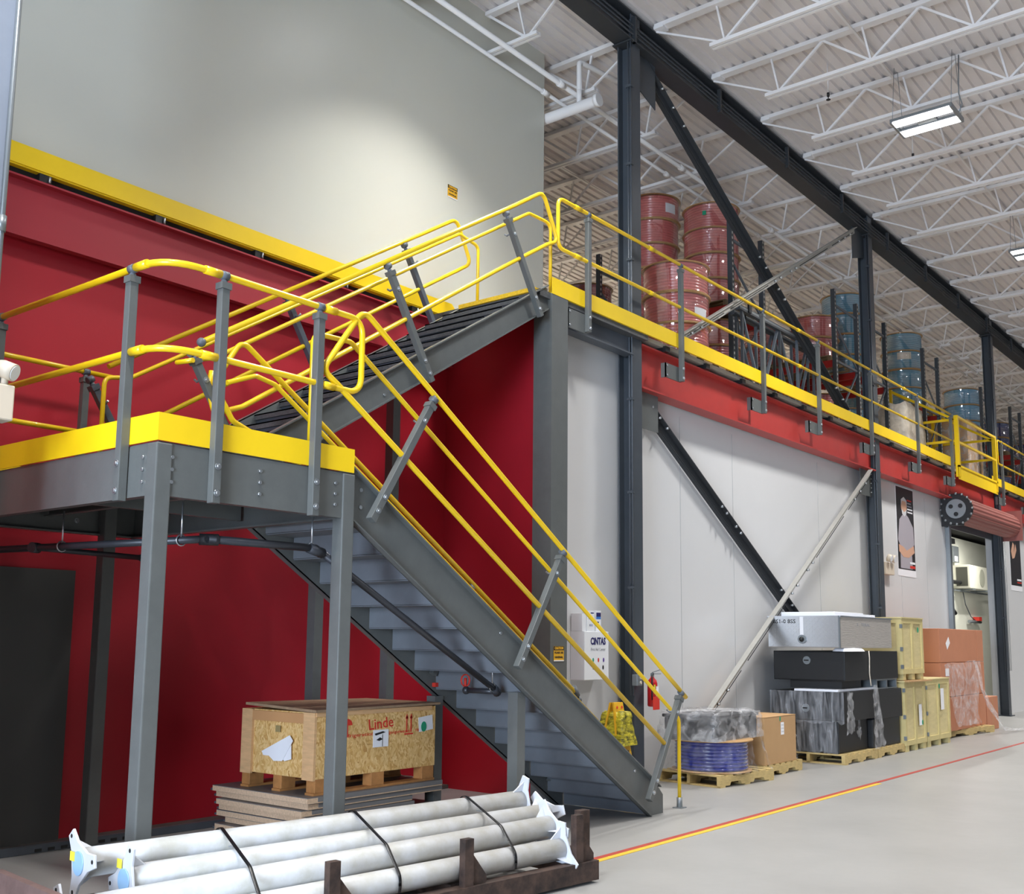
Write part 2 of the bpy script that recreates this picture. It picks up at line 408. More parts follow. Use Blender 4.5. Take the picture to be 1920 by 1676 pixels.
# roof girder
t = thing('roof_girder', 'long dark steel girder carrying the white roof joists', 'beam', (10, YC, 8.93))
MB().ibeam((-9, YC, 9.115), (76, YC, 9.115), .37, .24, .02, .014).build('girder', BEAMD, t)
m_ = MB()
for z in (9.0, 9.06, 9.12): m_.cyl((-9, YC-.12, z), (76, YC-.12, z), .012, 6)
m_.each('conduit', BEAMD, t)
m_ = MB()
for k in range(18): m_.box(8.2+k*2.2, 8.24+k*2.2, YC-.15, YC-.1, 8.9, 9.24)
m_.each('conduit_hanger', BEAMD, t)
# braces (one thing each)
def brace(name, label, p0, p1, m, w=.1):
    mb = MB(); p0 = V(p0); p1 = V(p1)
    mb.section(p0, p1, [(-.006, -w/2), (.006, -w/2), (.006, w/2-.012), (.07, w/2-.012), (.07, w/2), (-.006, w/2)], up=(0, 1, 0) if False else (0, 0, 1))
    mb.section(p0, p1, [(-.07, -w/2), (-.012, -w/2), (-.012, -w/2+.012), (-.07, -w/2+.012)], up=(0, 0, 1))
    t = thing(name, label, 'brace', (p0+p1)/2)
    mb.build('bar', m, t)
    if m is BRL:
        for q0, q1 in ((.04, .2), (.23, .42), (.6, .78), (.81, .96)): MB().bar(p0+(p1-p0)*q0+V((0, -.0715, 0)), p0+(p1-p0)*q1+V((0, -.0715, 0)), .003, .012).build('slot', DARK, t)
    d = (p1-p0).normalized(); b = MB()
    for q in (.06, .10, .14, .86, .9, .94):
        c = p0+(p1-p0)*q; b.cyl(c+V((0, -.09, 0)), c+V((0, -.05, 0)), .016, 8)
    for q in (.46, .49, .55, .58):
        c = p0+(p1-p0)*q; b.cyl(c+V((0, -.085, 0)), c+V((0, -.05, 0)), .018, 8)
    b.each('bolt', BOLT if m is not COLD else GRYD, t)
BRL = mat('pale_grey_brace', (170, 168, 162), .45, noise=(4, .08))
brace('cross_brace', 'black steel brace falling right across the white wall under the red beam', (10.72, 6.78, 4.60), (15.15, 6.78, 2.0), BEAMD)
brace('cross_brace', 'pale grey steel brace rising right from behind the wrapped boxes to the middle column', (11.6, 6.6, .42), (17.93, 6.6, 4.53), BRL)
brace('cross_brace', 'black steel brace falling right above the mezzanine beside the red hose reels', (10.85, 6.76, 8.92), (17.75, 6.76, 5.3), BEAMD)
brace('cross_brace', 'pale grey steel brace rising right above the mezzanine to the roof girder', (11.3, 6.6, 5.3), (17.6, 6.6, 8.78), BRL)
# mezzanine edge beams
t = thing('edge_beam', 'grey steel beam under the mezzanine between corner post and first column', 'beam', (9.6, 6.62, 4.95))
MB().ibeam((8.97, 6.64, 5.08), (10.37, 6.64, 5.08), .28, .14).build('girder', GRYD, t)
for i in range(4):
    x0 = XC[i]+.11; x1 = (XC[i+1]-.11)
    t = thing('edge_beam', ['deep red mezzanine beam between the first and the middle column', 'deep red mezzanine beam from the middle column to the roll-up door',
        'deep red mezzanine beam right of the roll-up door', 'deep red mezzanine beam at the far right end'][i], 'beam', ((x0+x1)/2, YC, 4.58))
    MB().ibeam((x0, YC, 4.86), (x1, YC, 4.86), .54, .22, .02, .012).build('girder', REDB, t)
    m_ = MB()
    for k in range(int((x1-x0)/1.02)):
        xx = x0+.5+k*1.02; m_.box(xx-.05, xx+.05, 6.54, 6.78, 5.131, 5.2)
    m_.each('deck_clip', BLK, t)
# the left continuation above the red wall
t = thing('edge_beam', 'dark red beam band along the red wall under the yellow edge plate', 'beam', (2, 8.16, 4.7))
gm = MB().box(-9, 8.85, 8.11, 8.13, 4.70, 5.185); gm.box(-9, 8.85, 8.04, 8.11, 5.17, 5.185); gm.box(-9, 8.85, 8.055, 8.11, 4.70, 4.715)
gm.build('girder', mat('dark_red_beam_paint', (162, 42, 54), .5), t)
m_ = MB()
for x in (2.95, 3.98, 5.02, 6.08, 7.16, 8.2): m_.box(x-.05, x+.05, 8.045, 8.11, 5.187, 5.25)
m_.each('deck_clip', BLK, t)
m_ = MB()
for x in (2.95, 3.98, 5.02, 6.08, 7.16, 8.2): m_.cyl((x+.03, 8.035, 5.19), (x+.03, 8.035, 5.24), .01, 6)
m_.each('bolt', BOLT, t)
o = MB().prism([(-9, 8.03, 5.265), (8.86, 8.03, 5.265), (8.86, 8.03, 5.36), (8.78, 8.03, 5.43), (-9, 8.03, 5.43)], (0, .012, 0)).build('toe_plate', YELT)
tag(o, 'bright yellow edge plate between red wall and grey upper wall', 'toe plate')
MB().box(-9, 8.86, 8.042, 8.13, 5.252, 5.27).build('trim_2', YELT, kind=S)
MB().box(-9, 8.86, 8.10, 8.13, 5.186, 5.251).build('trim_3', DARK, kind=S)  # near-black strip standing in for the shade in the gap under the edge plate
# corner post at the head of the stairs
t = thing('corner_post', 'wide grey steel box post at the corner beside the upper stairs', 'post', (8.8, 6.62, 0))
MB().box(8.66, 8.945, 6.5, 6.74, 0, 5.225).build('shaft', GRY, t)
MB().box(8.6, 9.0, 6.45, 6.8, 0, .02).build('base_plate', GRY, t)
def caution(label, org, ux, w, h):
    t = thing('caution_sign', label, 'sign', org); n = V(ux).cross(V(ZX)); o = V(org)
    quad_on(o, ux, ZX, w, h).build('panel', SIGNY, t)
    quad_on(o+V((0, 0, h*.36))+n*.002, ux, ZX, w, h*.27, .001).build('header', INK, t)
    quad_on(o-V((0, 0, h*.47))+n*.002, ux, ZX, w, h*.07, .001).build('footer', PAPER, t)
    text('CAUTION', h*.22, SIGNY, t, o+V((0, 0, h*.36))+n*.004, ux, ZX, bold=.002, width=w*.84)
    text('PLEASE USE', h*.19, INK, t, o+V((0, 0, h*.06))+n*.002, ux, ZX, bold=.001, width=w*.84)
    text('HANDRAIL', h*.19, INK, t, o-V((0, 0, h*.24))+n*.002, ux, ZX, bold=.001, width=w*.8)
caution('amber and black caution sign on the grey corner post', (8.8, 6.497, 1.475), AX, .172, .15)
caution('amber and black caution sign high on the grey upper wall', (8.85, 8.117, 6.825), AX, .168, .15)

# ================================================================== CEILING STEEL
def joist(x, y0, y1, first_y, sgn, label, group, top=RZ):
    """open-web joist along y; bears at y0 on the girder"""
    t = thing('roof_joist', label, 'joist', (x, y0, 8.8), group)
    zt, zb = top-.03, 8.82
    MB().bar((x, y0, zt), (x, y1, zt), .115, .055).build('top_chord', JOI, t)
    m_ = MB(); m_.bar((x-.034, first_y, zb), (x-.034, y1, zb), .045, .045); m_.bar((x+.034, first_y, zb), (x+.034, y1, zb), .045, .045)
    m_.each('bottom_chord', JOI, t)
    m_ = MB(); m_.bar((x, y0, zt-.05), (x, first_y+sgn*.12, zb+.02), .024, .024)
    yy = first_y+sgn*.18; up = True
    while (y1-yy)*sgn > .6:
        m_.bar((x, yy, zb+.02), (x, yy+sgn*.62, zt-.02), .03, .03)
        m_.bar((x, yy+sgn*.62, zt-.02), (x, yy+sgn*1.24, zb+.02), .028, .028)
        m_.bar((x, yy+sgn*1.15, zb+.02), (x, yy+sgn*1.22, zt-.02), .018, .018) if False else None
        m_.bar((x, yy, zb+.02), (x, yy-sgn*.1, zt-.02), .024, .024)
        yy += sgn*1.24
    m_.build('web_bar', JOI, t)
    MB().box(x-.07, x+.07, min(y0, y0+sgn*.14), max(y0, y0+sgn*.14), 9.3, 9.34).build('seat', JOI, t)
ordn = ['first', 'second', 'third', 'fourth', 'fifth', 'sixth', 'seventh', 'eighth', 'ninth', 'tenth', 'eleventh', 'twelfth', 'thirteenth', 'fourteenth', 'fifteenth', 'sixteenth', 'seventeenth', 'eighteenth', 'nineteenth', 'twentieth', 'twenty-first', 'twenty-second', 'twenty-third', 'twenty-fourth', 'twenty-fifth', 'twenty-sixth', 'twenty-seventh', 'twenty-eighth', 'twenty-ninth', 'thirtieth']
k = 0
for i in range(-1, 24):
    x = 10.95+1.52*i
    if i >= -1:
        joist(x, YC-.12, -9.5, 5.8, -1, 'white open-web roof joist on the lamp side, %s counted along the girder' % ordn[i+1], 'roof joists on the lamp side')
for i in range(-5, 22):
    x = 10.95+1.52*i
    y1 = 8.1 if x < 10.6 else 24
    if x < 10.6:
        t = thing('roof_joist', 'white roof joist reaching the grey upper wall, %s left of the first column' % ordn[-i-1], 'joist', (x, 7.4, 8.8), 'roof joists at the grey wall')
        zt, zb = RZ-.03, 8.82
        MB().bar((x, 6.82, zt), (x, 8.11, zt), .1, .05).build('top_chord', JOI, t)
        m_ = MB(); m_.bar((x-.028, 7.3, zb), (x-.028, 8.11, zb), .035, .04); m_.bar((x+.028, 7.3, zb), (x+.028, 8.11, zb), .035, .04); m_.each('bottom_chord', JOI, t)
        m_ = MB(); m_.bar((x, 6.85, zt-.04), (x, 7.45, zb+.02), .024, .024); m_.bar((x, 7.5, zb+.02), (x, 7.62, zt-.02), .02, .02); m_.bar((x, 7.5, zb+.02), (x, 8.08, zt-.02), .03, .03); m_.build('web_bar', JOI, t)
    else:
        joist(x, YC+.12, y1, 7.5, 1, 'white open-web roof joist above the mezzanine, %s from the grey wall corner' % ordn[i], 'roof joists above the mezzanine')
for i, y in enumerate((-6.0, -3.2, -.6, 1.9, 4.6)):
    o = MB().angle((8, y, 9.3), (60, y, 9.3), .03, .03, .005).build('bridging_angle', JOI)
    tag(o, 'thin white bridging bar across the lamp-side joists, %s from the girder' % ordn[4-i], 'bridging bar', 'joist bridging on the lamp side')
for i, y in enumerate((9.9, 13, 16.5, 20)):
    o = MB().angle((10.7, y, 9.3), (60, y, 9.3), .03, .03, .005).build('bridging_angle', JOI)
    tag(o, 'thin white bridging bar across the joists over the racks, %s from the girder' % ordn[i], 'bridging bar', 'joist bridging over the racks')
for i, y in enumerate((7.72, 7.98)):
    t = thing('sprinkler_line', ['white sprinkler pipe running under the joists beside the girder', 'thinner white pipe running close along the grey upper wall'][i], 'pipe', (10, y, 8.75))
    MB().cyl((-2, y, 8.75-.03*i), (46, y, 8.75-.03*i), .032-.008*i, 10).build('pipe', JOI, t)
    m_ = MB()
    for q in range(12): m_.cyl((1.1+q*3.1, y, 8.75-.03*i), (1.22+q*3.1, y, 8.75-.03*i), .045-.008*i, 10)
    m_.each('coupling', JOI, t)
t = thing('sprinkler_main', 'fat white capped pipe hanging under the roof left of the first column', 'pipe', (10.8, 7.6, 8.5))
MB().cyl((10.72, 7.35, 8.52), (10.72, 16, 8.52), .07, 16).build('pipe', JOI, t)
MB().tube(fillet([(10.72, 7.62, 8.58), (10.72, 7.62, 8.75), (10.72, 7.62, 9.15), (12.5, 7.3, 9.15)], .05), .035, 10).build('riser', JOI, t)
MB().cyl((10.72, 7.36, 8.52), (10.72, 7.3, 8.52), .085, 16).build('end_cap', JOI, t)
# sprinkler drops and hanging wires
for i, (x, y) in enumerate(((15.6, 4.9), (17.9, 3.3), (20.9, 2.8), (13.1, 5.2), (24, 3.3))):
    t = thing('ceiling_sprinkler', ['small dark sprinkler head under the deck left of the nearer lamp', 'small dark sprinkler head between the two lamps', 'small dark sprinkler head near the far lamp', 'small dark sprinkler head over the girder side', 'small dark sprinkler head far along the roof'][i], 'sprinkler head', (x, y, 8.85))
    MB().cyl((x, y, 8.95), (x, y, 9.38), .008, 6).build('drop', JOI, t)
    m_ = MB(); m_.cyl((x, y, 8.9), (x, y, 8.95), .02, 8); m_.cyl((x, y, 8.85), (x, y, 8.856), .03, 10); m_.cyl((x, y, 8.85), (x, y, 8.9), .006, 6); m_.build('deflector', BLK, t)

# high-bay lamps
HBX = [-4.1, 1.85, 7.8, 13.75, 19.7, 25.65, 31.6, 37.5]
HBY = [4.12, -2.6]
def highbay(x, y, label, power=1.0, z=8.45, spread=None, tint=None):
    t = thing('highbay_lamp', label, 'lamp', (x, y, z), 'high-bay lamps')
    m_ = MB()
    m_.box(x-.27, x+.27, y-.40, y-.37, z, z+.06); m_.box(x-.27, x+.27, y+.37, y+.40, z, z+.06)
    m_.box(x-.27, x-.07, y-.37, y+.37, z+.02, z+.06); m_.box(x+.07, x+.27, y-.37, y+.37, z+.02, z+.06)
    m_.box(x-.07, x+.07, y-.12, y+.12, z+.03, z+.09); m_.build('housing', STEELG, t)
    for s in (-1, 1):
        MB().box(x+s*.17-.085, x+s*.17+.085, y-.365, y+.365, z+.012, z+.021).build('led_strip', LED, t)
    m_ = MB()
    for dx in (-.22, .22):
        for dy in (-.38, .38): m_.cyl((x+dx, y+dy, z+.06), (x+dx*.3, y+dy, RZ-.05), .004, 5)
    m_.tube([(x+.1, y-.38, z+.06), (x+.14, y-.42, z+.2), (x+.08, y-.4, z+.32), (x+.12, y-.41, RZ-.05)], .008, 6)
    m_.each('suspension_wire', STEELG, t)
    l = bpy.data.lights.new('lamp_light', 'AREA'); l.shape = 'RECTANGLE'; l.size = .5; l.size_y = .72; l.energy = LAMP_W*power
    l.color = tint or (1, .985, .95); l.spread = spread or LAMP_SPREAD
    lo = bpy.data.objects.new('lamp_light', l); COL.objects.link(lo); lo.parent = t; lo.location = (0, 0, .005)
for j, y in enumerate(HBY):
    for i, x in enumerate(HBX):
        nm = 'white LED high-bay lamp hanging under the roof, '
        if j == 0 and i == 3: lb = 'large lit LED high-bay lamp at the upper right, under the white roof'
        elif j == 0 and i == 4: lb = 'lit LED high-bay lamp cut by the right edge, beyond the nearer lamp'
        else: lb = nm+'row %s, place %s out of view' % (ordn[j], ordn[i])
        highbay(x, y, lb, .5 if (i, j) == (2, 0) else 1.0)
highbay(8.0, 6.45, 'LED high-bay lamp close to the grey upper wall, out of view above the stairs', .9, z=8.95, spread=RAD(98))
for i, x in enumerate((13.75, 19.7, 25.65, 31.6)):
    highbay(x+1.5, 15.5, 'LED high-bay lamp above the racks behind the reels, place %s' % ordn[i], 1.7, tint=(1, .95, .86))

# ================================================================== STAIRCASE
PX0, PX1, PY0, PY1, PZ = 3.41, 4.9, 5.365, 7.98, 2.72
t = thing('stair_landing', 'grey steel stair landing with yellow edge plate on tall square legs', 'stair landing', (4.15, 6.5, 0))
MB().box(PX0+.02, PX1-.01, PY0+.02, PY1-.02, PZ-.05, PZ).build('deck_plate', TREAD, t)
CH = .305
m_ = MB()
m_.chan((PX0, PY0+.0, PZ-.01-CH/2), (PX1, PY0, PZ-.01-CH/2), CH, .06, .012)
m_.chan((PX1, PY1, PZ-.01-CH/2), (PX0, PY1, PZ-.01-CH/2), CH, .06, .012)
m_.chan((PX0, PY1, PZ-.01-CH/2), (PX0, PY0, PZ-.01-CH/2), CH, .06, .012)
m_.chan((PX1, PY0, PZ-.01-CH/2), (PX1, PY1, PZ-.01-CH/2), CH, .06, .012)
m_.chan((4.15, PY0+.05, PZ-.13), (4.15, PY1-.05, PZ-.13), .15, .05, .01)
m_.chan((PX0+.05, 6.5, PZ-.16), (PX1-.05, 6.5, PZ-.16), .2, .05, .01)
m_.each('edge_channel', GRY, t)
m_ = MB().box(PX0-.006, PX1+.01, PY0-.006, PY0+.004, PZ, PZ+.162)
m_.box(PX0-.006, PX0+.004, PY0+.0041, PY1, PZ, PZ+.162)
m_.prism([(PX0, PY1, PZ), (4.5, PY1, PZ), (4.5, PY1, PZ+.162), (PX0, PY1, PZ+.162)], (0, .008, 0))
m_.each('toe_plate', YELT, t)
for (x, y) in ((PX0+.04, PY0+.04), (PX1-.035, PY0+.04), (PX0+.05, PY1-.05), (4.62, PY1-.07)):
    lg = MB().box(x-.052, x+.052, y-.052, y+.052, .012, PZ-.012).build('leg', GRY, t, bevel=.008)
    MB().box(x-.11, x+.11, y-.11, y+.11, 0, .012).build('foot_plate', GRY, lg)
m_ = MB()
for x in (3.505, 4.13, 4.747):
    for z in (2.632, 2.56, 2.487): m_.cyl((x, PY0-.012, z), (x, PY0+.002, z), .011, 8)
for y in (5.50, 7.45):
    for z in (2.632, 2.56, 2.487): m_.cyl((PX0-.012, y, z), (PX0+.002, y, z), .011, 8)
m_.each('bolt', BOLT, t)

def post(parent, foot, top, nrm, bolts, cap=True, m=None, sz=.056):
    """square rail post from foot to top, bolted on with bolts at fractions; nrm = direction the bolt heads face"""
    m = m or GRY; f = V(foot); p = V(top); d = (p-f).normalized(); nn = V(nrm)
    o = MB().bar(f, p, sz, sz, up=nn).build('post', m, parent, bevel=.004)
    MB().bar(p-d*.035, p+d*.006, sz+.014, sz+.014, up=nn).build('post_cap', m, o)
    for q in bolts:
        c = f+d*q+nn*sz/2; b = MB(); b.cyl(c, c+nn*.006, .021, 12); b.cyl(c, c+nn*.014, .011, 6); b.build('bolt', BOLT, o)
    return o
def fitting(parent, top, d, along, m=None):
    d = V(d); c = V(top)+d*.052; a = V(along).normalized()
    mb = MB().cyl(c-a*.026, c+a*.026, .028, 12); mb.cyl(V(top), c, .013, 8); mb.ball(V(top)+d*.012, .02, 10)
    mb.build('rail_fitting', m or FIT, parent)
def sleeve(parent, pts, r=.0265):
    for a, b in pts: MB().cyl(a, b, r, 12).build('rail_sleeve', YEL, parent)
RT = .021

# ---- landing railing (corner, two faces)
RZT, RZM = 3.79, 3.27
t = thing('landing_railing', 'yellow two-bar railing with grey posts around the landing front corner', 'railing', (3.38, 5.33, 2.4))
yy, xx = 5.335, 3.375
path = fillet([(xx, 7.72, RZT), (xx, yy, RZT), (4.92, yy, RZT), (4.92, yy, RZM), (4.5, yy, RZM)], .14, 8)
full = fillet([(xx, 7.72, RZT), (xx, yy, RZT), (4.90, yy, RZT), (4.90, yy, RZM)], .28, 8)
D = fillet([(4.3, yy, RZT), (4.925, yy, RZT), (4.925, yy, RZM), (4.3, yy, RZM)], .12, 8)
MB().tube(fillet([(xx, 7.72, RZT), (xx, yy, RZT), (4.3, yy, RZT)], .27, 8)[:-1]+D[:-1]+[V((4.3, yy, RZM))]+fillet([(4.3, yy, RZM), (xx, yy, RZM), (xx, 7.72, RZM)], .27, 8)[1:], RT, 12).build('rails', YEL, t)
post(t, (xx, 5.675, 2.385), (xx, 5.675, 3.735), (-1, 0, 0), (.06, .22))
post(t, (xx, 7.3, 2.385), (xx, 7.3, 3.735), (-1, 0, 0), (.06, .22))
post(t, (3.78, yy, 2.39), (3.78, yy, 3.735), (0, -1, 0), (.06, .22))
post(t, (4.54, yy, 2.39), (4.54, yy, 3.735), (0, -1, 0), (.06, .22))
for p, a in (((xx, 5.675, 3.738), (0, 1, 0)), ((xx, 7.3, 3.738), (0, 1, 0)), ((3.78, yy, 3.738), AX), ((4.54, yy, 3.738), AX)): fitting(t, p, ZX, a)
sleeve(t, [((xx, 5.64, z), (xx, 5.52, z)) for z in (RZT, RZM)]+[((3.64, yy, z), (3.76, yy, z)) for z in (RZT, RZM)]+[((4.58, yy, RZT), (4.68, yy, RZT)), ((4.58, yy, RZM), (4.68, yy, RZM))])
# ---- landing back railing along the red wall
t = thing('landing_railing', 'short yellow rail with dark posts along the landing back, before the red wall', 'railing', (3.8, 7.98, 2.6))
MB().tube([(3.5, 7.98, 3.715), (4.62, 7.98, 3.715)], RT).build('top_rail', YEL, t)
MB().tube([(3.5, 7.98, 3.22), (4.42, 7.98, 3.22)], RT).build('mid_rail', YEL, t)
post(t, (4.39, 8.0, 2.45), (4.39, 7.98, 3.66), (0, -1, 0), (.06, .2)); fitting(t, (4.39, 7.98, 3.663), ZX, AX)
post(t, (3.62, 8.0, 2.45), (3.62, 7.98, 3.66), (0, -1, 0), (.06, .2)); fitting(t, (3.62, 7.98, 3.663), ZX, AX)

# ---- lower flight
LS = .6295; RI, RU = 2.72/15, .288
lo = lambda x: 2.72-LS*(x-4.93)
t = thing('stair_flight', 'lower grey steel stair flight running from the floor up to the landing', 'stair flight', (6.9, 5.9, 0))
def stringer(y0, y1, m, yweb):
    pts = [(4.91, 2.405), (8.73, 0), (9.0, 0), (9.0, .17), (8.9, .262), (4.91, 2.773)]
    o = MB().prism([(x, yweb, z) for x, z in pts], (0, .01, 0)).build('stringer', m, t)
    mb = MB()
    for a, b in (((4.91, 2.411), (8.73, .006)), ((4.91, 2.767), (8.9, .256))):
        dz = .012
        mb.hexa([(a[0], y0, a[1]-dz/2), (a[0], y1, a[1]-dz/2), (a[0], y1, a[1]+dz/2), (a[0], y0, a[1]+dz/2)],
                [(b[0], y0, b[1]-dz/2), (b[0], y1, b[1]-dz/2), (b[0], y1, b[1]+dz/2), (b[0], y0, b[1]+dz/2)])
    mb.build('stringer_flange', m, o)
    return o
s1 = stringer(5.365, 5.42, GRY, 5.41)
b = MB()
for x, z in ((5.02, 2.62), (5.02, 2.50), (6.55, 1.66), (6.5, 1.42), (8.5, .43), (8.45, .2)): b.cyl((x, 5.40, z), (x, 5.41, z), .014, 8)
b.each('bolt', BOLT, s1)
s2 = stringer(6.44, 6.5, GRY, 6.44)
RI, RU = .17, .27
for k in range(1, 16):
    z = 2.72-RI*k; x0 = 4.76+RU*(k-1); x1 = x0+RU
    if k == 1: continue
    mb = MB().box(x0, x1+.02, 5.42, 6.44, z-.006, z); mb.box(x1+.012, x1+.02, 5.42, 6.44, z-.04, z)
    o = mb.build('tread', TREAD, t)
    MB().box(x0+.008, x1-.002, 5.421, 6.439, z-.014, z-.007).build('tread_pan', TRBK, o)
for k in range(2, 17):
    x0 = 4.76+RU*(k-1); zt = 2.72-RI*(k-1)
    MB().box(x0-.004, x0+.004, 5.42, 6.43, max(zt-RI-.004, .003), zt-.006).build('riser', TRBK, t)
for (x, y, zz) in ((6.84, 5.47, 1.19), (6.95, 6.47, 1.12)):
    lg = MB().box(x-.05, x+.05, y-.05, y+.05, .012, zz).build('leg', GRY, t)
    MB().box(x-.1, x+.1, y-.1, y+.1, 0, .012).build('foot_plate', GRY, lg)
MB().box(6.88, 7.02, 6.40, 6.54, 1.20, 1.235).build('red_cap_plate', REDI, t)
# ---- upper flight
US = .628; RI2, RU2 = (5.235-2.72)/14, .286
up = lambda x: 5.235+US*(x-8.62)
t = thing('stair_flight', 'upper grey steel stair flight climbing from the landing to the mezzanine', 'stair flight', (6.8, 7.0, 2.72))
def stringer2(y0, y1, m, yweb):
    pts = [(4.72, up(4.72)-.15), (8.66, up(8.66)-.20), (8.66, up(8.66)+.02), (8.6, up(8.6)+.07), (4.72, up(4.72)+.145)]
    o = MB().prism([(x, yweb, max(z, 2.5)) for x, z in pts], (0, .01, 0)).build('stringer', m, t)
    mb = MB()
    for q, q2 in ((-.144, -.192), (.139, .064)):
        a, b2 = (4.72, up(4.72)+q), (8.62, up(8.62)+q2); dz = .012
        mb.hexa([(a[0], y0, a[1]-dz/2), (a[0], y1, a[1]-dz/2), (a[0], y1, a[1]+dz/2), (a[0], y0, a[1]+dz/2)],
                [(b2[0], y0, b2[1]-dz/2), (b2[0], y1, b2[1]-dz/2), (b2[0], y1, b2[1]+dz/2), (b2[0], y0, b2[1]+dz/2)])
    mb.build('stringer_flange', m, o); return o
s1 = stringer2(6.51, 6.57, GRY, 6.56)
b = MB()
for x in (6.33, 6.41): b.cyl((x, 6.55, up(x)-.1), (x, 6.56, up(x)-.1), .013, 8)
b.each('bolt', BOLT, s1)
stringer2(7.62, 7.68, GRY, 7.62)
RI2, RU2 = (5.235-2.72)/15, .267
for k in range(1, 15):
    z = 2.72+RI2*k; x0 = 4.732+RU2*(k-1); x1 = x0+RU2
    mb = MB().box(x0-.02, x1+.005, 6.57, 7.62, z-.012, z); mb.box(x0-.02, x0-.012, 6.57, 7.62, z-.05, z)
    mb.build('tread', TREAD, t)
for k in range(1, 16):
    x0 = 4.732+RU2*(k-1); zt = 2.72+RI2*k
    MB().prism([(x0, 6.57, zt-.012), (x0+.02, 6.57, zt-RI2), (x0+.026, 6.57, zt-RI2), (x0+.006, 6.57, zt-.012)], (0, 1.05, 0)).build('riser', GRYD, t)
MB().box(8.44, 8.62, 6.57, 7.62, 5.205, 5.25).build('nosing_plate', mat('yellow_chequer_nosing', (228, 186, 30), .55, noise=(60, .35), bump=(80, .6)), t)
for (x, y, zz) in ((7.45, 7.58, 4.3), (6.54, 7.6, 3.74)):
    if y > 7: 
        lg = MB().box(x-.05, x+.05, y-.05, y+.05, .012, zz).build('leg', GRY, t); MB().box(x-.1, x+.1, y-.1, y+.1, 0, .012).build('foot_plate', GRY, lg)

def perp(sl):  # unit vector perpendicular to a flight in the xz plane, pointing up
    v = V((-sl, 0, 1)); return v.normalized()
def flight_rail(name_label, y, fn, sl, feet, length, pts_loop, hand, midv, end_top, loc, side, m=None, grab=True, bolts=(.08, .2)):
    t = thing('stair_railing', name_label, 'railing', loc)
    MB().tube(pts_loop, RT, 12).build('rails', YEL, t)
    if hand: MB().tube(hand, .018, 12).build('handrail', YEL, t)
    d = perp(sl)
    for x in feet:
        f = V((x, y, fn(x)+midv)); p = f+d*length
        o = post(t, f, p, (0, -1, 0) if side < 0 else (0, 1, 0), bolts+(length-.16,), m=m)
        fitting(t, p, d, (1, 0, sl), m=m)
        if hand:
            hb = p-d*.14; MB().tube([hb, hb+V((0, .07*(-side), -.02)), hb+V((0, .1*(-side), .0))], .009, 8).build('handrail_bracket', STEELG, t)
    return t
# lower flight, near side
y = 5.337
pl = lambda x, off: (x, y, lo(x)+off)
loop = [V(pl(9.33, 1.115))]+fillet([pl(8.9, 1.115), (4.93, y, lo(4.93)+1.15), (4.58, y, 3.37), pl(4.72, .44), pl(5.2, .44)], .10, 8)[0:]+[V(pl(8.97, .44))]
yh = 5.445
hand = fillet([(4.585, yh, 2.722), (4.585, yh, 3.64), (4.92, yh, 3.655), (9.375, yh, lo(9.375)+.93), (9.37, yh, .08)], .08, 6)
t = flight_rail('yellow railing with leaning grey posts on the open side of the lower flight', y, lo, -LS, (5.056, 6.681, 8.633), 1.075, loop, hand, -.23, None, (7, y, 0), -1)
MB().cyl((9.37, yh, 0), (9.37, yh, .1), .028, 14).build('floor_socket', STEELG, t)
MB().box(9.32, 9.42, yh-.05, yh+.05, 0, .008).build('floor_plate', STEELG, t)
# lower flight, far side
y = 6.42
pl = lambda x, off: (x, y, lo(x)+off)
loop = fillet([pl(9.0, .92), (4.73, y, 3.79), (4.50, y, 3.42), (4.68, y, 3.17), pl(5.2, .44)], .09, 8)+[V(pl(8.8, .44))]
yh = 6.33
hand = fillet([(4.55, yh, 3.42), (4.80, yh, 3.52), pl(4.98, .80)[:1]+(yh,)+pl(4.98, .80)[2:], (9.24, yh, lo(9.24)+.79)], .06, 6)
t = flight_rail('yellow railing on the inner side of the lower flight, mostly hidden behind the near one', y, lo, -LS, (5.35, 6.86, 8.55), .86, loop, hand, -.2, None, (7, y, 0), 1)
MB().cyl(pl(8.95, .95), pl(9.02, .906), .03, 12).build('end_cap', FIT, t)
# upper flight, near side
y = 6.475
pl = lambda x, off: (x, y, up(x)+off)
loop = fillet([pl(4.43, 1.115), pl(8.0, 1.115), (8.46, y, 6.262), (8.72, y, 5.80), pl(8.54, .53), pl(8.0, .53)], .10, 8)+[V(pl(4.8, .47))]
loop += fillet([pl(4.8, .47), (4.56, y, 3.21), (4.50, y, 3.38), (4.52, y, 3.52)], .05, 6)[1:]
yh = 6.585
hand = fillet([(4.30, yh-.2, 3.54), (4.26, yh, 3.54), (4.62, yh, 3.66), (8.36, yh, up(8.36)+.95), (8.74, yh, 6.03), (8.74, yh, 5.24)], .10, 6)
t = flight_rail('yellow railing with leaning grey posts on the open side of the upper flight', y, up, US, (4.92, 6.825, 8.431), 1.03, loop, hand, -.21, None, (6.6, y, 2.72), -1)
MB().ball(pl(4.42, 1.115), .034, 12).build('end_cap', FIT, t)
# upper flight, wall side
y = 7.70
pl = lambda x, off: (x, y, up(x)+off)
loop = fillet([pl(4.42, 1.125), pl(8.0, 1.125), (8.47, y, 6.27), (8.72, y, 5.82), pl(8.5, .52), pl(8.0, .52)], .10, 8)+[V(pl(4.7, .5))]
yh = 7.59
hand = fillet([(4.33, yh, 2.722), (4.33, yh, 3.60), (4.55, yh, 3.64), (8.40, yh, up(8.40)+.95), (8.72, yh, 6.0), (8.72, yh, 5.24)], .08, 6)
flight_rail('yellow railing along the wall side of the upper flight, with dark leaning posts', y, up, US, (4.86, 6.72, 8.25), 1.05, loop, hand, -.22, None, (6.6, y, 2.72), 1, m=GRYD)

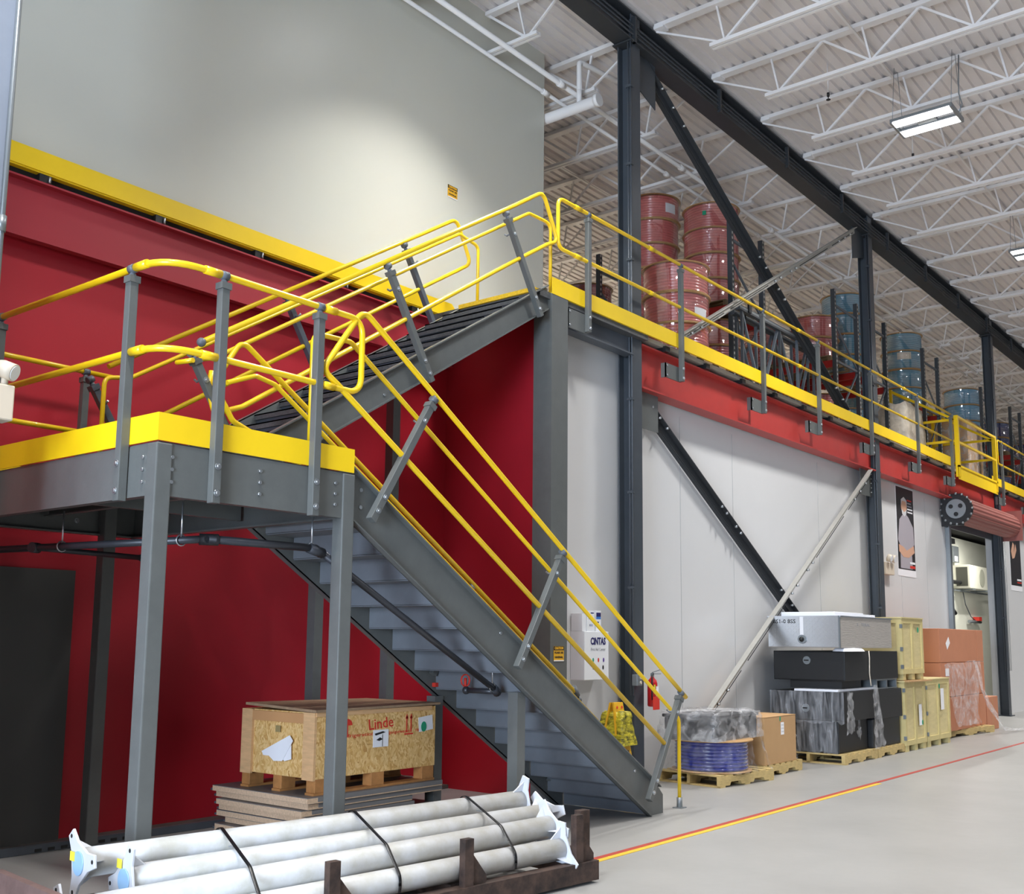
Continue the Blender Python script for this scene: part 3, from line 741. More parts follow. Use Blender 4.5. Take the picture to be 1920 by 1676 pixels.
# ---- sprinkler pipe under the landing
t = thing('sprinkler_pipe', 'black iron sprinkler pipe hung under the stair landing', 'pipe', (4, 5.6, 2.1))
MB().tube(fillet([(3.1, 7.9, 2.2), (3.58, 5.1, 2.2), (3.66, 4.98+.45, 2.2)], .02), .024, 10).build('pipe', PIPEB, t) if False else None
pz = 2.2
MB().tube([(3.43, 8.0, pz), (3.43, 6.0, pz), (3.62, 5.52, pz), (4.35, 5.50, pz)], .024, 12) if False else None
MB().cyl((3.5, 7.9, pz), (3.9, 5.55, pz), .024, 12).build('pipe', PIPEB, t)
MB().cyl((3.9, 5.55, pz), (4.72, 5.5, pz), .026, 12).build('pipe', PIPEB, t)
MB().cyl((4.72, 5.5, pz), (6.78, 5.62, 1.19), .024, 12).build('pipe', PIPEB, t)
MB().cyl((6.78, 5.62, 1.19), (6.78, 5.95, 1.19), .022, 10).build('pipe', PIPEB, t)
MB().cyl((3.62, 7.1, pz), (4.55, 7.3, pz), .02, 10).build('pipe', PIPEB, t)
m_ = MB()
for a, b2 in (((3.88, 5.6, pz), (3.98, 5.545, pz)), ((4.66, 5.505, pz), (4.78, 5.503, pz-.03)), ((6.72, 5.617, 1.22), (6.8, 5.64, 1.18)), ((3.6, 7.1, pz), (3.66, 7.12, pz))): m_.cyl(a, b2, .036, 12)
m_.ball((6.78, 5.96, 1.19), .034); m_.ball((4.56, 7.3, pz), .03)
m_.each('coupling', PIPEB, t)
for p in ((3.86, 5.76, pz), (4.68, 5.50, pz), (3.68, 6.85, pz), (6.70, 5.61, 1.23)):
    p = V(p); m_ = MB().cyl(p, p+V((0, 0, .24)), .006, 6)
    m_.tube([p+V((.034*math.cos(a), 0, .034*math.sin(a)-.0)) for a in [i*math.pi/6 for i in range(12)]], .005, 6, closed=True)
    m_.build('clevis_hanger', BOLT, t)
m_ = MB(); c = V((6.78, 5.97, 1.27))
m_.tube([c+V((.05*math.cos(i*math.pi/5), .0, .05*math.sin(i*math.pi/5))) for i in range(10)], .005, 6, closed=True)
m_.tube([c+V((0, .05*math.cos(i*math.pi/5), .05*math.sin(i*math.pi/5))) for i in range(10)], .005, 6, closed=True)
m_.cyl(c-V((0, 0, .07)), c+V((0, 0, .02)), .012, 8)
m_.build('head_guard', REDI, t)

# ---- column at the left edge with emergency light
t = thing('steel_column', 'grey-blue steel column at the left edge of the view, with conduit', 'column', (2.72, 6.45, 0))
MB().ibeam((2.78, 6.48, 0), (2.78, 6.48, 9.3), .26, .26, .016, .012, up=(0, 1, 0)).build('shaft', mat('blue_grey_column_paint', (138, 146, 160), .4, noise=(4, .08)), t)
MB().cyl((2.88, 6.32, .3), (2.88, 6.32, 9.2), .017, 10).each('conduit', STEELG, t)
m_ = MB()
for z in (4.02, 6.2): m_.cyl((2.88, 6.32, z), (2.88, 6.32, z+.1), .026, 10)
m_.each('conduit_coupling', STEELG, t)
t = thing('emergency_light', 'cream emergency light box with round lamp at the left edge column', 'emergency light', (2.9, 6.2, 2.84))
MB().box(2.62, 2.92, 6.075, 6.2, 2.83, 3.04).build('box', CREAM, t, bevel=.01)
for x in (2.70, 2.88):
    c = V((x, 6.11, 3.13)); a = V((.55, -.75, -.35)).normalized()
    o = MB().cyl(c-a*.03, c+a*.05, .052, 18); o.cyl((x, 6.13, 3.03), (x, 6.13, 3.1), .02, 10); o.ball(c-a*.03, .05)
    o = o.build('lamp_head', CREAM, t); MB().cyl(c+a*.05, c+a*.054, .045, 18).build('lens', LENS, o)

# ================================================================== MEZZANINE RAILING
MZ = 5.235
def mezz_rail(label, x0, x1, posts, loop_start=True, loop_end=False):
    y = 6.47; t = thing('mezzanine_railing', label, 'railing', (x0, y, 4.8))
    top, mid = 6.29, 5.735
    a = [(x1, y, top), (x0+.3, y, top)]; b = [(x0+.3, y, mid), (x1, y, mid)]
    MB().tube([V(a[0])]+fillet([a[1], (x0, y, top), (x0, y, mid), b[0]], .1, 8)+[V(b[1])], RT, 12).build('rails', YEL, t)
    for i, x in enumerate(posts):
        zb = 4.79 if i or x > 10 else 4.94
        o = post(t, (x, 6.505-.035, zb), (x, 6.47, 6.225), (0, -1, 0), (.04, .16))
        fitting(t, (x, 6.47, 6.23), ZX, AX)
        if x < 10.4: zp = (4.93, 5.14)
        else: zp = (4.79, 4.97)
        p = MB().box(x-.33, x+.03, 6.5, 6.515, *zp); p.box(x-.33, x-.318, 6.5, 6.57, *zp); p.build('bracket_plate', GRY, o)
        q = MB()
        for z in zp: q.cyl((x-.305, 6.488, z+(.03 if z == zp[0] else -.03)), (x-.305, 6.5, z+(.03 if z == zp[0] else -.03)), .012, 8)
        q.each('bolt', BOLT, o)
    sl = []
    for x in posts[1:-1:2]: sl += [((x-.75, y, z), (x-.63, y, z)) for z in (top, mid)]
    sleeve(t, sl+[((x0+.3, y, z), (x0+.42, y, z)) for z in (top, mid)])
mezz_rail('long yellow two-bar railing with grey posts along the mezzanine edge, in front of the reels', 8.72, 22.34, (9.28, 11.3, 13.6, 15.54, 17.76, 20.18, 22.28))
mezz_rail('yellow mezzanine railing right of the pallet gate, cut by the right edge', 25.75, 42, (26.11, 28.4, 30.7, 33))
def toe(label, x0, x1):
    o = MB().prism([(x0, 6.495, 5.235), (x1, 6.495, 5.235), (x1, 6.495, 5.40), (x0, 6.495, 5.40)], (0, .01, 0))
    o.box(x0, x1, 6.495, 6.52, 5.22, 5.235); o = o.build('toe_plate', YELT); tag(o, label, 'toe plate')
toe('long yellow edge plate under the mezzanine railing, left of the pallet gate', 8.665, 22.4)
toe('yellow mezzanine edge plate right of the pallet gate', 25.3, 42)
t = thing('pallet_gate', 'yellow safety gate frame interrupting the mezzanine railing, with deep yellow sill', 'gate', (23.8, 6.4, 5.0))
MB().box(22.38, 25.28, 6.38, 6.39, 4.95, 5.2).build('sill_plate', YELT, t)
MB().box(22.38, 25.28, 6.36, 6.40, 5.2, 5.24).build('sill_plate', YELT, t)
for x in (22.42, 25.22):
    MB().box(x-.04, x+.04, 6.36, 6.44, 5.0, 6.28).build('upright', YEL, t)
    MB().box(x-.03, x+.03, 7.7, 7.76, 5.24, 7.0).build('upright', YEL, t)
    for z in (6.2, 5.75): MB().bar((x, 6.44, z), (x, 7.7, z), .04, .05).build('side_rail', YEL, t)
    MB().bar((x, 6.44, 6.2), (x, 7.7, 6.95), .04, .05).build('side_rail', YEL, t)
for z in (6.25, 5.72): MB().bar((22.42, 6.38, z), (25.22, 6.38, z), .045, .045).build('front_rail', YEL, t)
for z in (6.97, 6.5): MB().bar((22.42, 7.73, z), (25.22, 7.73, z), .045, .045).build('back_rail', YEL, t)

# ================================================================== RACKS
m = bpy.data.materials.new('punched_upright'); m.use_nodes = True; PUN = m
nt = m.node_tree; L = nt.links.new; b = nt.nodes['Principled BSDF']; b.inputs['Roughness'].default_value = .4; b.inputs['Metallic'].default_value = .2
tc = nt.nodes.new('ShaderNodeTexCoord'); sp = nt.nodes.new('ShaderNodeSeparateXYZ'); L(tc.outputs['Object'], sp.inputs[0])
def mth(op, a, v=None):
    q = nt.nodes.new('ShaderNodeMath'); q.operation = op; L(a, q.inputs[0])
    if v is not None:
        if isinstance(v, float): q.inputs[1].default_value = v
        else: L(v, q.inputs[1])
    return q.outputs[0]
fr = mth('FRACT', mth('MULTIPLY', sp.outputs[2], 12.0)); hz = mth('GREATER_THAN', fr, .52)
hx = mth('LESS_THAN', mth('ABSOLUTE', sp.outputs[0]), .016)
hh = mth('MULTIPLY', hz, hx); mx = nt.nodes.new('ShaderNodeMix'); mx.data_type = 'RGBA'; L(hh, mx.inputs[0])
mx.inputs[6].default_value = lin((70, 74, 78))+(1,); mx.inputs[7].default_value = lin((196, 196, 192))+(1,); L(mx.outputs[2], b.inputs['Base Color'])
def upright_mesh(h):
    mb = MB(); w = .04
    mb.box(-w, w, -.004, 0, 0, h); mb.box(-w, -w+.004, 0, .07, 0, h); mb.box(w-.004, w, 0, .07, 0, h); mb.box(-.06, .06, -.03, .1, 0, .01)
    o = mb.build('upright', PUN, None); me = o.data; off = o.location.copy(); bpy.data.objects.remove(o)
    for v in me.vertices: v.co += off
    return me
UPM = upright_mesh(2.84)
def rack(x0, x1, label, ys=(7.3, 9.75), group='pallet racks on the mezzanine', levels=(6.74,)):
    t = thing('pallet_rack', label, 'rack', (x0, 7.3, MZ), group)
    for y in ys:
        for x in (x0, x1):
            o = bpy.data.objects.new('upright', UPM); COL.objects.link(o); o.parent = t; o.location = (x-x0, y-7.3, 0); ORG[o.name] = ORG[t.name]
        for z in (MZ+.35, MZ+1.5, MZ+2.55): MB().bar((x0+.04, y+.035, z), (x1-.04, y+.035, z), .03, .04).build('horizontal_lacing', RACKL, t)
        MB().bar((x0+.04, y+.035, MZ+.4), (x1-.04, y+.035, MZ+1.45), .025, .035).build('diagonal_lacing', RACKL, t)
        MB().bar((x1-.04, y+.035, MZ+1.55), (x0+.04, y+.035, MZ+2.2), .025, .035).build('diagonal_lacing', RACKL, t)
    for z in levels:
        for x in (x0+.0, x1-.0):
            for a, b2 in zip(ys[:-1], ys[1:]): MB().box(x-.025, x+.025, a+.075, b2-.005, z-.13, z).build('beam', RACKR, t)
ROWS = [(14.35, 15.42), (18.4, 19.5), (19.95, 21.03), (23.4, 24.4), (27.9, 28.9), (30.7, 31.7), (34.6, 35.6)]
RL = ['dark pallet rack holding red hose reels, nearest the staircase', 'pallet rack with red reels just left of the middle column', 'pallet rack with teal reels right behind the middle column',
      'pallet rack with teal reels behind the wrapped pallet', 'pallet rack with sky-blue reels behind the pallet gate', 'pallet rack with navy reels right of the pallet gate', 'farthest pallet rack at the right edge of the mezzanine']
for i, ((a, b2), l) in enumerate(zip(ROWS, RL)): rack(a, b2, l, ys=(7.3, 9.75, 12.2) if i < 3 else (7.3, 9.75))

# pallets -------------------------------------------------
def pallet_proto(name, label, Lx, Ly, m, hz=.13, loc=(0, 0, 0), rz=0, group='wooden pallets'):
    t = thing(name, label, 'pallet', loc, group, rz)
    nb = 7; bw = .095 if Lx > 1 else .08
    for i in range(nb):
        x = -Lx/2+bw/2+i*(Lx-bw)/(nb-1); MB().box(x-bw/2, x+bw/2, -Ly/2, Ly/2, hz-.018, hz).build('deck_board', m, t, local=True)
    for y in (-Ly/2+.02, 0, Ly/2-.02):
        mb = MB(); pts = [(-Lx/2, .018), (-Lx/2, hz-.018), (Lx/2, hz-.018), (Lx/2, .018), (Lx*.32, .018), (Lx*.30, .055), (Lx*.13, .055), (Lx*.11, .018), (-Lx*.11, .018), (-Lx*.13, .055), (-Lx*.30, .055), (-Lx*.32, .018)]
        mb.prism([(x, y-.02, z) for x, z in pts], (0, .04, 0)); mb.build('runner', m, t, local=True)
    for x in (-Lx/2+.06, 0, Lx/2-.06): MB().box(x-.05, x+.05, -Ly/2, Ly/2, 0, .018).build('bottom_board', m, t, local=True)
    return t
RPAL = None
# hose reels ----------------------------------------------
def reel_proto(label, hosem, R=.465, Hh=.42, loc=(0, 0, 0), rings=9, group=None, fl=FLNG):
    t = thing('hose_reel', label, 'hose reel', loc, group)
    MB().lathe([(R, 0), (R+.004, .006), (R, .014)], n=44, sm=False).build('flange', fl, t, local=True)
    MB().lathe([(R, Hh-.014), (R+.004, Hh-.006), (R, Hh)], n=44, sm=False).build('flange', fl, t, local=True)
    pr = []; z0, z1 = .016, Hh-.016; hr = (z1-z0)/rings
    for k in range(rings):
        for j in range(7):
            a = math.pi*j/6; pr.append((R-.045+hr*.42*math.sin(a), z0+hr*(k+.5)-hr/2*math.cos(a)))
    MB().lathe(pr, n=44).build('hose', hosem, t, local=True)
    k = MB(); pq = [(R-.004, .02), (R-.016, .08), (R-.022, Hh/2), (R-.016, Hh-.08), (R-.004, Hh-.02)]; n_ = 44
    k.add([(r*math.cos(2*math.pi*i/n_), r*math.sin(2*math.pi*i/n_), z) for r, z in pq for i in range(n_)], [(a*n_+i, a*n_+(i+1) % n_, (a+1)*n_+(i+1) % n_, (a+1)*n_+i) for a in range(4) for i in range(n_)], True)
    k.build('shrink_wrap', SHELL, t, local=True)
    return t
PROTO = {}
PARTW = {'p': ('red', HPINK), 't': ('teal', HTEAL), 's': ('sky-blue', HSKY), 'n': ('navy', HNAVY)}
def stack(col, x, y, z0, n, where, group, pallet=True, first_rz=0.0):
    global RPAL
    if pallet:
        lb = 'wooden pallet under the %s hose reels %s' % (PARTW[col][0], where)
        if RPAL is None: RPAL = pallet_proto('pallet', lb, .98, .98, PALD, .125, loc=(x, y, z0), group='pallets under reels')
        else: dup(RPAL, (x, y, z0), lb, group='pallets under reels')
        z0 += .126
    for k in range(n):
        pos = 'lone' if n == 1 else 'bottom' if k == 0 else 'topmost' if k == n-1 else ('second from bottom' if k == 1 and n > 3 else 'middle' if n in (3,) else 'third from bottom' if k == 2 else 'fourth from bottom')
        lb = '%s %s reel of the stack %s' % (pos, PARTW[col][0], where)
        dx, dy = random.uniform(-.015, .015), random.uniform(-.015, .015)
        p = (x+dx, y+dy, z0+k*.4205)
        if col not in PROTO: PROTO[col] = reel_proto(lb, PARTW[col][1], loc=p, group=group)
        else: dup(PROTO[col], p, lb, rz=random.uniform(0, 6), group=group)
LV = 6.74
stack('p', 12.28, 7.12, MZ, 3, 'right behind the railing next to the nearest column', 'red reels on the mezzanine floor')
stack('p', 14.885, 7.95, LV, 4, 'on the upper level of the nearest rack', 'red reels on the upper rack level')
stack('p', 14.885, 9.06, LV, 5, 'half hidden by the nearest column', 'red reels on the upper rack level')
stack('p', 14.885, 7.95, MZ, 3, 'on the floor level of the nearest rack', 'red reels on the lower rack level')
stack('p', 14.885, 9.06, MZ, 3, 'at the back of the nearest rack, floor level', 'red reels on the lower rack level')
stack('p', 14.885, 10.4, LV, 2, 'seen left of the nearest column', 'red reels on the upper rack level')
stack('p', 18.95, 7.95, LV, 2, 'just left of the middle column, upper rack level', 'red reels on the upper rack level')
stack('p', 18.95, 9.06, LV, 2, 'farther back, left of middle column', 'red reels on the upper rack level')
stack('p', 18.95, 7.95, MZ, 2, 'just left of the middle column, floor level', 'red reels on the lower rack level')
stack('t', 20.49, 7.95, LV, 4, 'rising behind the middle column', 'teal reels on the racks')
stack('t', 20.49, 7.95, MZ, 2, 'at floor level behind the middle column', 'teal reels on the racks')
stack('t', 23.9, 7.95, LV, 4, 'above the wrapped pallet', 'teal reels on the racks')
stack('t', 23.9, 9.06, LV, 3, 'peeking out right behind the middle column', 'teal reels on the racks')
stack('t', 23.9, 7.95, MZ, 2, 'at floor level right of the wrapped pallet', 'teal reels on the racks')
stack('s', 28.4, 7.95, LV, 3, 'behind the carton tower at the pallet gate', 'sky-blue reels on the racks')
stack('s', 28.4, 9.06, LV, 2, 'behind the gate, left of the carton tower', 'sky-blue reels on the racks')
stack('n', 31.2, 7.95, LV, 2, 'right of the pallet gate, upper level', 'navy reels on the racks')
stack('n', 35.1, 7.95, LV, 2, 'at the right edge, upper rack level', 'navy reels on the racks')
stack('n', 31.2, 7.95, MZ, 2, 'right of the pallet gate, floor level', 'navy reels on the racks')
# paper labels and green dots on two reels
def reel_sticker(name, label, cat, x, y, z, ang, w, h, m, R=.448, ellipse=False):
    n = V((math.cos(ang), math.sin(ang), 0)); ux = V((-math.sin(ang), math.cos(ang), 0))
    mb = MB(); k = 8; pts = []
    for j in range(k+1):
        a = ang-(w/2-w*j/k)/R; pts.append((x+R*math.cos(a), y+R*math.sin(a)))
    vs = [(px, py, zz) for zz in (z-h/2, z+h/2) for px, py in pts]
    o = [(x+(px-x)*1.006, y+(py-y)*1.006, zz) for px, py, zz in vs]; q = k+1
    for j in range(k): mb.hexa([vs[j], vs[j+1], vs[q+j+1], vs[q+j]], [o[j], o[j+1], o[q+j+1], o[q+j]])
    tag(mb.build(name, m), label, cat)
reel_sticker('paper_label', 'white paper label on the topmost red reel beside the nearest column', 'label', 14.885, 9.06, LV+.126+4*.42+.2, RAD(-105), .22, .16, PAPER)
reel_sticker('round_sticker', 'green sticker on the topmost red reel left of the first rack upright', 'sticker', 14.885, 7.95, LV+.126+3*.42+.24, RAD(-165), .06, .07, GREEN)
reel_sticker('paper_label', 'pale paper label on the upper teal reels right of the middle column', 'label', 23.9, 7.95, LV+.126+2*.42+.3, RAD(-155), .3, .16, mat('label_beige', (226, 214, 196), .5))
reel_sticker('paper_label', 'pale label on the front red stack, second reel from bottom', 'label', 12.28, 7.12, MZ+.126+.42+.16, RAD(-100), .24, .12, PAPER)

# spare rack frames standing on edge behind the railing
for i, yy in enumerate((6.86, 7.0)):
    x0, x1 = (13.62+i*.1, 16.4+i*.1); z0, z1 = 5.25, 6.42-.03*i
    t = thing('spare_rack_frame', ['unused rack frame lying on its long edge right behind the railing', 'second unused rack frame on edge, behind the nearer one'][i], 'rack frame', (x0, yy, MZ), 'spare rack frames')
    for z in (z0, z1):
        MB().bar((x0, yy, z), (x1, yy, z), .07, .07).build('post', RACK, t)
        MB().bar((x0, yy-.036, z+.005), (x1, yy-.036, z+.005), .004, .03).build('post_face', STEELG, t)
    n = 4
    for k in range(n+1):
        x = x0+.12+k*(x1-x0-.24)/n; MB().bar((x, yy, z0+.03), (x, yy, z1-.03), .04, .03).build('cross_lacing', RACKL if k % 2 else RACK, t)
    for k in range(n):
        a = x0+.16+k*(x1-x0-.24)/n; b2 = x0+.08+(k+1)*(x1-x0-.24)/n
        MB().bar((a, yy+.02, z0+.03) if k % 2 else (a, yy+.02, z1-.03), (b2, yy+.02, z1-.03) if k % 2 else (b2, yy+.02, z0+.03), .04, .03).build('diagonal_lacing', RACKL, t)
    MB().box(x0+.25, x0+.33, yy-.06, yy-.03, z1-.03, z1+.1).build('clamp', BLK, t)

# wrapped goods on the mezzanine
def lumpy(x0, x1, y0, y1, z0, z1, seed=1, n=7, amp=.03, taper=.03):
    rnd = random.Random(seed); mb = MB(); per = []
    def pt(u, z, tz):
        k = u*4; s_ = int(k) % 4; f = k-int(k); ins = taper*tz
        a = [(x0+ins, y0+ins), (x1-ins, y0+ins), (x1-ins, y1-ins), (x0+ins, y1-ins)]
        p, q = a[s_], a[(s_+1) % 4]; return V((p[0]+(q[0]-p[0])*f, p[1]+(q[1]-p[1])*f, z))
    m_ = n*4; rows = n+1; vs = []
    for r in range(rows):
        tz = r/(rows-1); z = z0+(z1-z0)*tz
        for j in range(m_):
            p = pt(j/m_, z, tz); a = amp*(.3+.7*tz) if r else .0
            vs.append(p+V((rnd.uniform(-a, a), rnd.uniform(-a, a), rnd.uniform(-a, a) if 0 < r else 0)))
    fs = [(r*m_+j, r*m_+(j+1) % m_, (r+1)*m_+(j+1) % m_, (r+1)*m_+j) for r in range(rows-1) for j in range(m_)]
    c = len(vs); vs.append(V(((x0+x1)/2, (y0+y1)/2, z1+amp)))
    fs += [((rows-1)*m_+j, (rows-1)*m_+(j+1) % m_, c) for j in range(m_)]
    return mb.add(vs, fs, True)
t = thing('wrapped_pallet_load', 'cream plastic-wrapped pallet load on the mezzanine right of the middle column', 'wrapped load', (21.65, 7.4, MZ))
pp = MB(); pp.box(21.1, 22.25, 6.98, 7.85, MZ, MZ+.12); pp.build('pallet', PALD, t)
MB().box(21.16, 22.2, 7.03, 7.8, MZ+.12, 6.36).build('cartons', mat('cream_carton', (222, 200, 166), .7), t)
lumpy(21.1, 22.26, 6.97, 7.86, MZ+.1, 6.42, seed=3, amp=.035).build('stretch_wrap', WRAPW, t)
for k in range(3):
    z = MZ+.13+k*.48
    o = MB().box(25.42, 26.6, 7.02, 7.9, z, z+.475).build('cardboard_carton', CARD, bevel=.006)
    tag(o, '%s wrapped brown carton of the tower behind the pallet gate' % ['bottom', 'middle', 'topmost'][k], 'carton', 'cartons behind the pallet gate')
dup(RPAL, (26.0, 7.46, MZ), 'wooden pallet under the carton tower behind the gate', group='pallets under cartons')
o = lumpy(25.38, 26.64, 6.98, 7.94, MZ+.13, 6.73, seed=5, amp=.02).build('stretch_wrap', WRAPM); tag(o, 'loose clear wrap around the carton tower behind the pallet gate', 'plastic wrap')
for i, (x, y, z, a, b2, c, l) in enumerate(((23.9, 7.6, MZ, .9, .6, .5, 'brown carton on the floor of the rack behind the pallet gate'),
        (18.95, 9.1, MZ, .9, .8, .7, 'brown carton on the floor of the rack left of the middle column'),
        (20.5, 9.1, LV, .9, .8, .5, 'brown carton on the upper level behind the teal reels'),
        (28.4, 7.85, MZ, .84, .8, .8, 'large brown carton low in the rack with sky-blue reels'))):
    if i == 0: continue
    o = MB().box(x-a/2, x+a/2, y-b2/2, y+b2/2, z+.002, z+c).build('cardboard_carton', CARD, bevel=.006); tag(o, l, 'carton')

# ================================================================== GOODS ON THE FLOOR
# blue reel on its pallet
p1 = pallet_proto('pallet', 'light wooden pallet under the blue hose reel by the stair foot', 1.10, .86, PAL, .135, loc=(11.48, 6.17, 0), rz=RAD(-7))
BR = (11.36, 6.17, .136)
t = thing('hose_reel', 'blue hose reel on a floor pallet near the stair foot', 'hose reel', BR)
x, y, z = BR
MB().lathe([(.46, 0), (.464, .008), (.46, .016)], (x, y, z), 48, False).build('flange', FLNG, t)
MB().lathe([(.48, .345), (.484, .353), (.48, .361)], (x, y, z), 48, False).build('flange', FLNG, t)
pr = []
for k in range(8):
    for j in range(7):
        a = math.pi*j/6; pr.append((.405+.018*math.sin(a), z*0+.018+.0405*(k+.5)-.02*math.cos(a)))
MB().lathe(pr, (x, y, z), 48).build('hose', mat('royal_blue_hose', (26, 40, 136), .22, coat=.9), t)
# thin wrap round the reel, with a loose flap
def wrap_skirt(cx, cy, R, z0, z1, seed, a0=0, a1=2*math.pi, n=40, rows=8, amp=.02, flare=.0):
    rnd = random.Random(seed); vs = []; fs = []
    for r in range(rows+1):
        for j in range(n+1):
            a = a0+(a1-a0)*j/n; f = r/rows; rr = R+rnd.uniform(-amp, amp)+flare*(1-f)**2
            vs.append((cx+rr*math.cos(a), cy+rr*math.sin(a), z0+(z1-z0)*f+rnd.uniform(-amp, amp)*.6*(r == 0)))
    for r in range(rows):
        for j in range(n):
            i = r*(n+1)+j; fs.append((i, i+1, i+n+2, i+n+1))
    return MB().add(vs, fs, True)
o = wrap_skirt(x, y, .475, .15, .49, 4, flare=.05).build('plastic_wrap', WRAPT); tag(o, 'clear plastic wrap around the blue hose reel', 'plastic wrap')
# black box in wrap on the reel
t = thing('toolbox', 'black box under crumpled clear wrap on top of the blue reel', 'toolbox', (11.45, 6.2, .5))
BZ = BR[2]+.362
MB().box(10.86, 11.92, 5.86, 6.5, BZ, BZ+.25).build('body', BLKBOX, t, bevel=.01)
MB().box(10.84, 11.94, 5.84, 6.52, BZ+.25, BZ+.285).build('lid', BLKBOX, t, bevel=.008)
o = lumpy(10.80, 11.98, 5.80, 6.56, BZ+.002, BZ+.315, seed=11, n=9, amp=.022, taper=.02)
o = o.build('plastic_wrap', WRAPM); tag(o, 'crumpled clear wrap over the black box on the blue reel', 'plastic wrap')
def hanging_flap(name_label, pts_top, drop, seed, wid, m=WRAPM, lean=(0, 0)):
    """narrow torn strip of film hanging from pts_top"""
    rnd = random.Random(seed); a = V(pts_top[0]); b2 = V(pts_top[1]); rows = 12; n = 5; vs = []; fs = []
    for r in range(rows+1):
        f = r/rows; wd = wid[0]+(wid[1]-wid[0])*f
        for j in range(n+1):
            u = .5+(j/n-.5)*wd
            p = a+(b2-a)*u; p = p+V((lean[0]*f+rnd.uniform(-.012, .012), lean[1]*f+rnd.uniform(-.02, .005), -drop*f+rnd.uniform(-.015, .015)*(1 if r < rows else 3)))
            vs.append(p)
    for r in range(rows):
        for j in range(n):
            i = r*(n+1)+j; fs.append((i, i+1, i+n+2, i+n+1))
    o = MB().add(vs, fs, True).build('plastic_wrap', m); tag(o, name_label, 'plastic wrap'); return o
hanging_flap('loose clear wrap tail hanging over the pallet right of the blue reel', ((11.86, 5.78, .52), (12.04, 5.9, .52)), .40, 2, (.8, 1.1), lean=(.08, -.09))
# carton
p2 = dup(p1, (12.62, 6.28, 0), 'light wooden pallet under the brown carton beside the blue reel', rz=0)
t = thing('cardboard_carton', 'big brown carton on a pallet between blue reel and black boxes', 'carton', (12.57, 6.2, .136))
MB().box(12.12, 13.02, 5.86, 6.62, .136, .70).build('body', CARD, t, bevel=.006)
m_ = MB()
for a in ((12.118, 12.57), (12.572, 13.022)): MB().box(a[0], a[1], 5.858, 6.622, .7, .706).build('flap', CARD, t)
quad_on((12.62, 5.858, .55), AX, ZX, .09, .15).build('shipping_label', PAPER, t)
for k in range(3): text(('HIBE', '0042', 'CS')[k] if False else '= = =', .03, INK, t, (12.62, 5.856, .59-.04*k), AX, ZX, width=.06)
quad_on((12.56, 5.858, .67), AX, ZX, .03, .05).build('green_tape', GREEN, t)
# black toolbox stack
p3 = dup(p1, (14.62, 6.14, 0), 'left wooden pallet under the black toolbox stack', rz=RAD(0))
p4 = dup(p1, (15.86, 6.14, 0), 'right wooden pallet under the black toolbox stack', rz=RAD(0))
for q in (p3, p4): q.scale = (1.1, 1.2, 1)
def toolbox(label, x0, x1, y0, y1, z0, z1, latch=None, m=BLKBOX):
    t = thing('toolbox', label, 'toolbox', ((x0+x1)/2, (y0+y1)/2, z0), 'stacked black toolboxes')
    MB().box(x0, x1, y0, y1, z0, z1-.0).build('body', m, t, bevel=.008)
    MB().box(x0-.012, x0, y0+.012, y1-.012, z0+.012, z1-.012).build('door', m, t, bevel=.004)
    if latch:
        yc, zc = latch
        o = MB().cyl((x0-.024, yc, zc), (x0-.01, yc, zc), .055, 18).build('latch', STEELG, t)
        MB().bar((x0-.036, yc-.03, zc-.0), (x0-.036, yc+.03, zc-.0), .025, .018).build('latch_handle', BLK, o)
    return t
toolbox('black toolbox at the stack bottom, front half, its end in clear film', 14.06, 15.1, 5.72, 6.5, .14, .565)
toolbox('black toolbox at the stack bottom, rear half beside the pale crate', 15.16, 16.26, 5.66, 6.6, .14, .535)
toolbox('black toolbox second from bottom, with streaky clear film over its end', 14.02, 15.14, 5.62, 6.66, .566, .955, latch=(6.15, .73))
toolbox('black toolbox second from bottom, rear half beside the pale crate', 15.2, 16.28, 5.62, 6.6, .536, .95)
toolbox('black toolbox with round chrome latch, right under the diamond-plate box', 14.05, 16.1, 5.6, 6.63, 1.10, 1.495, latch=(6.13, 1.37))
t = thing('foam_sheet', 'white foam sheet lying on the second black toolbox layer', 'foam sheet', (14.7, 6.1, .956))
MB().box(13.98, 15.3, 5.68, 6.3, .957, .985).build('sheet', FOAM, t)
o = MB().box(14.3, 15.0, 5.75, 6.5, .986, 1.098).build('wooden_spacer', mat('dark_spacer', (52, 50, 50), .6)); tag(o, 'dark spacer block between foam sheet and upper black toolbox', 'spacer')
t = thing('steel_pallet', 'small grey steel pallet between the black toolboxes at the right', 'pallet', (15.7, 6.1, .955))
m_ = MB(); m_.box(15.3, 16.15, 5.64, 6.5, 1.075, 1.098); m_.build('deck', STEELG, t); MB().box(15.3, 16.15, 5.64, 6.5, .956, .972).build('bottom_deck', STEELG, t)
for xx in (15.32, 15.72, 16.12): MB().box(xx-.02, xx+.02, 5.64, 6.5, .972, 1.075).build('leg', STEELG, t)
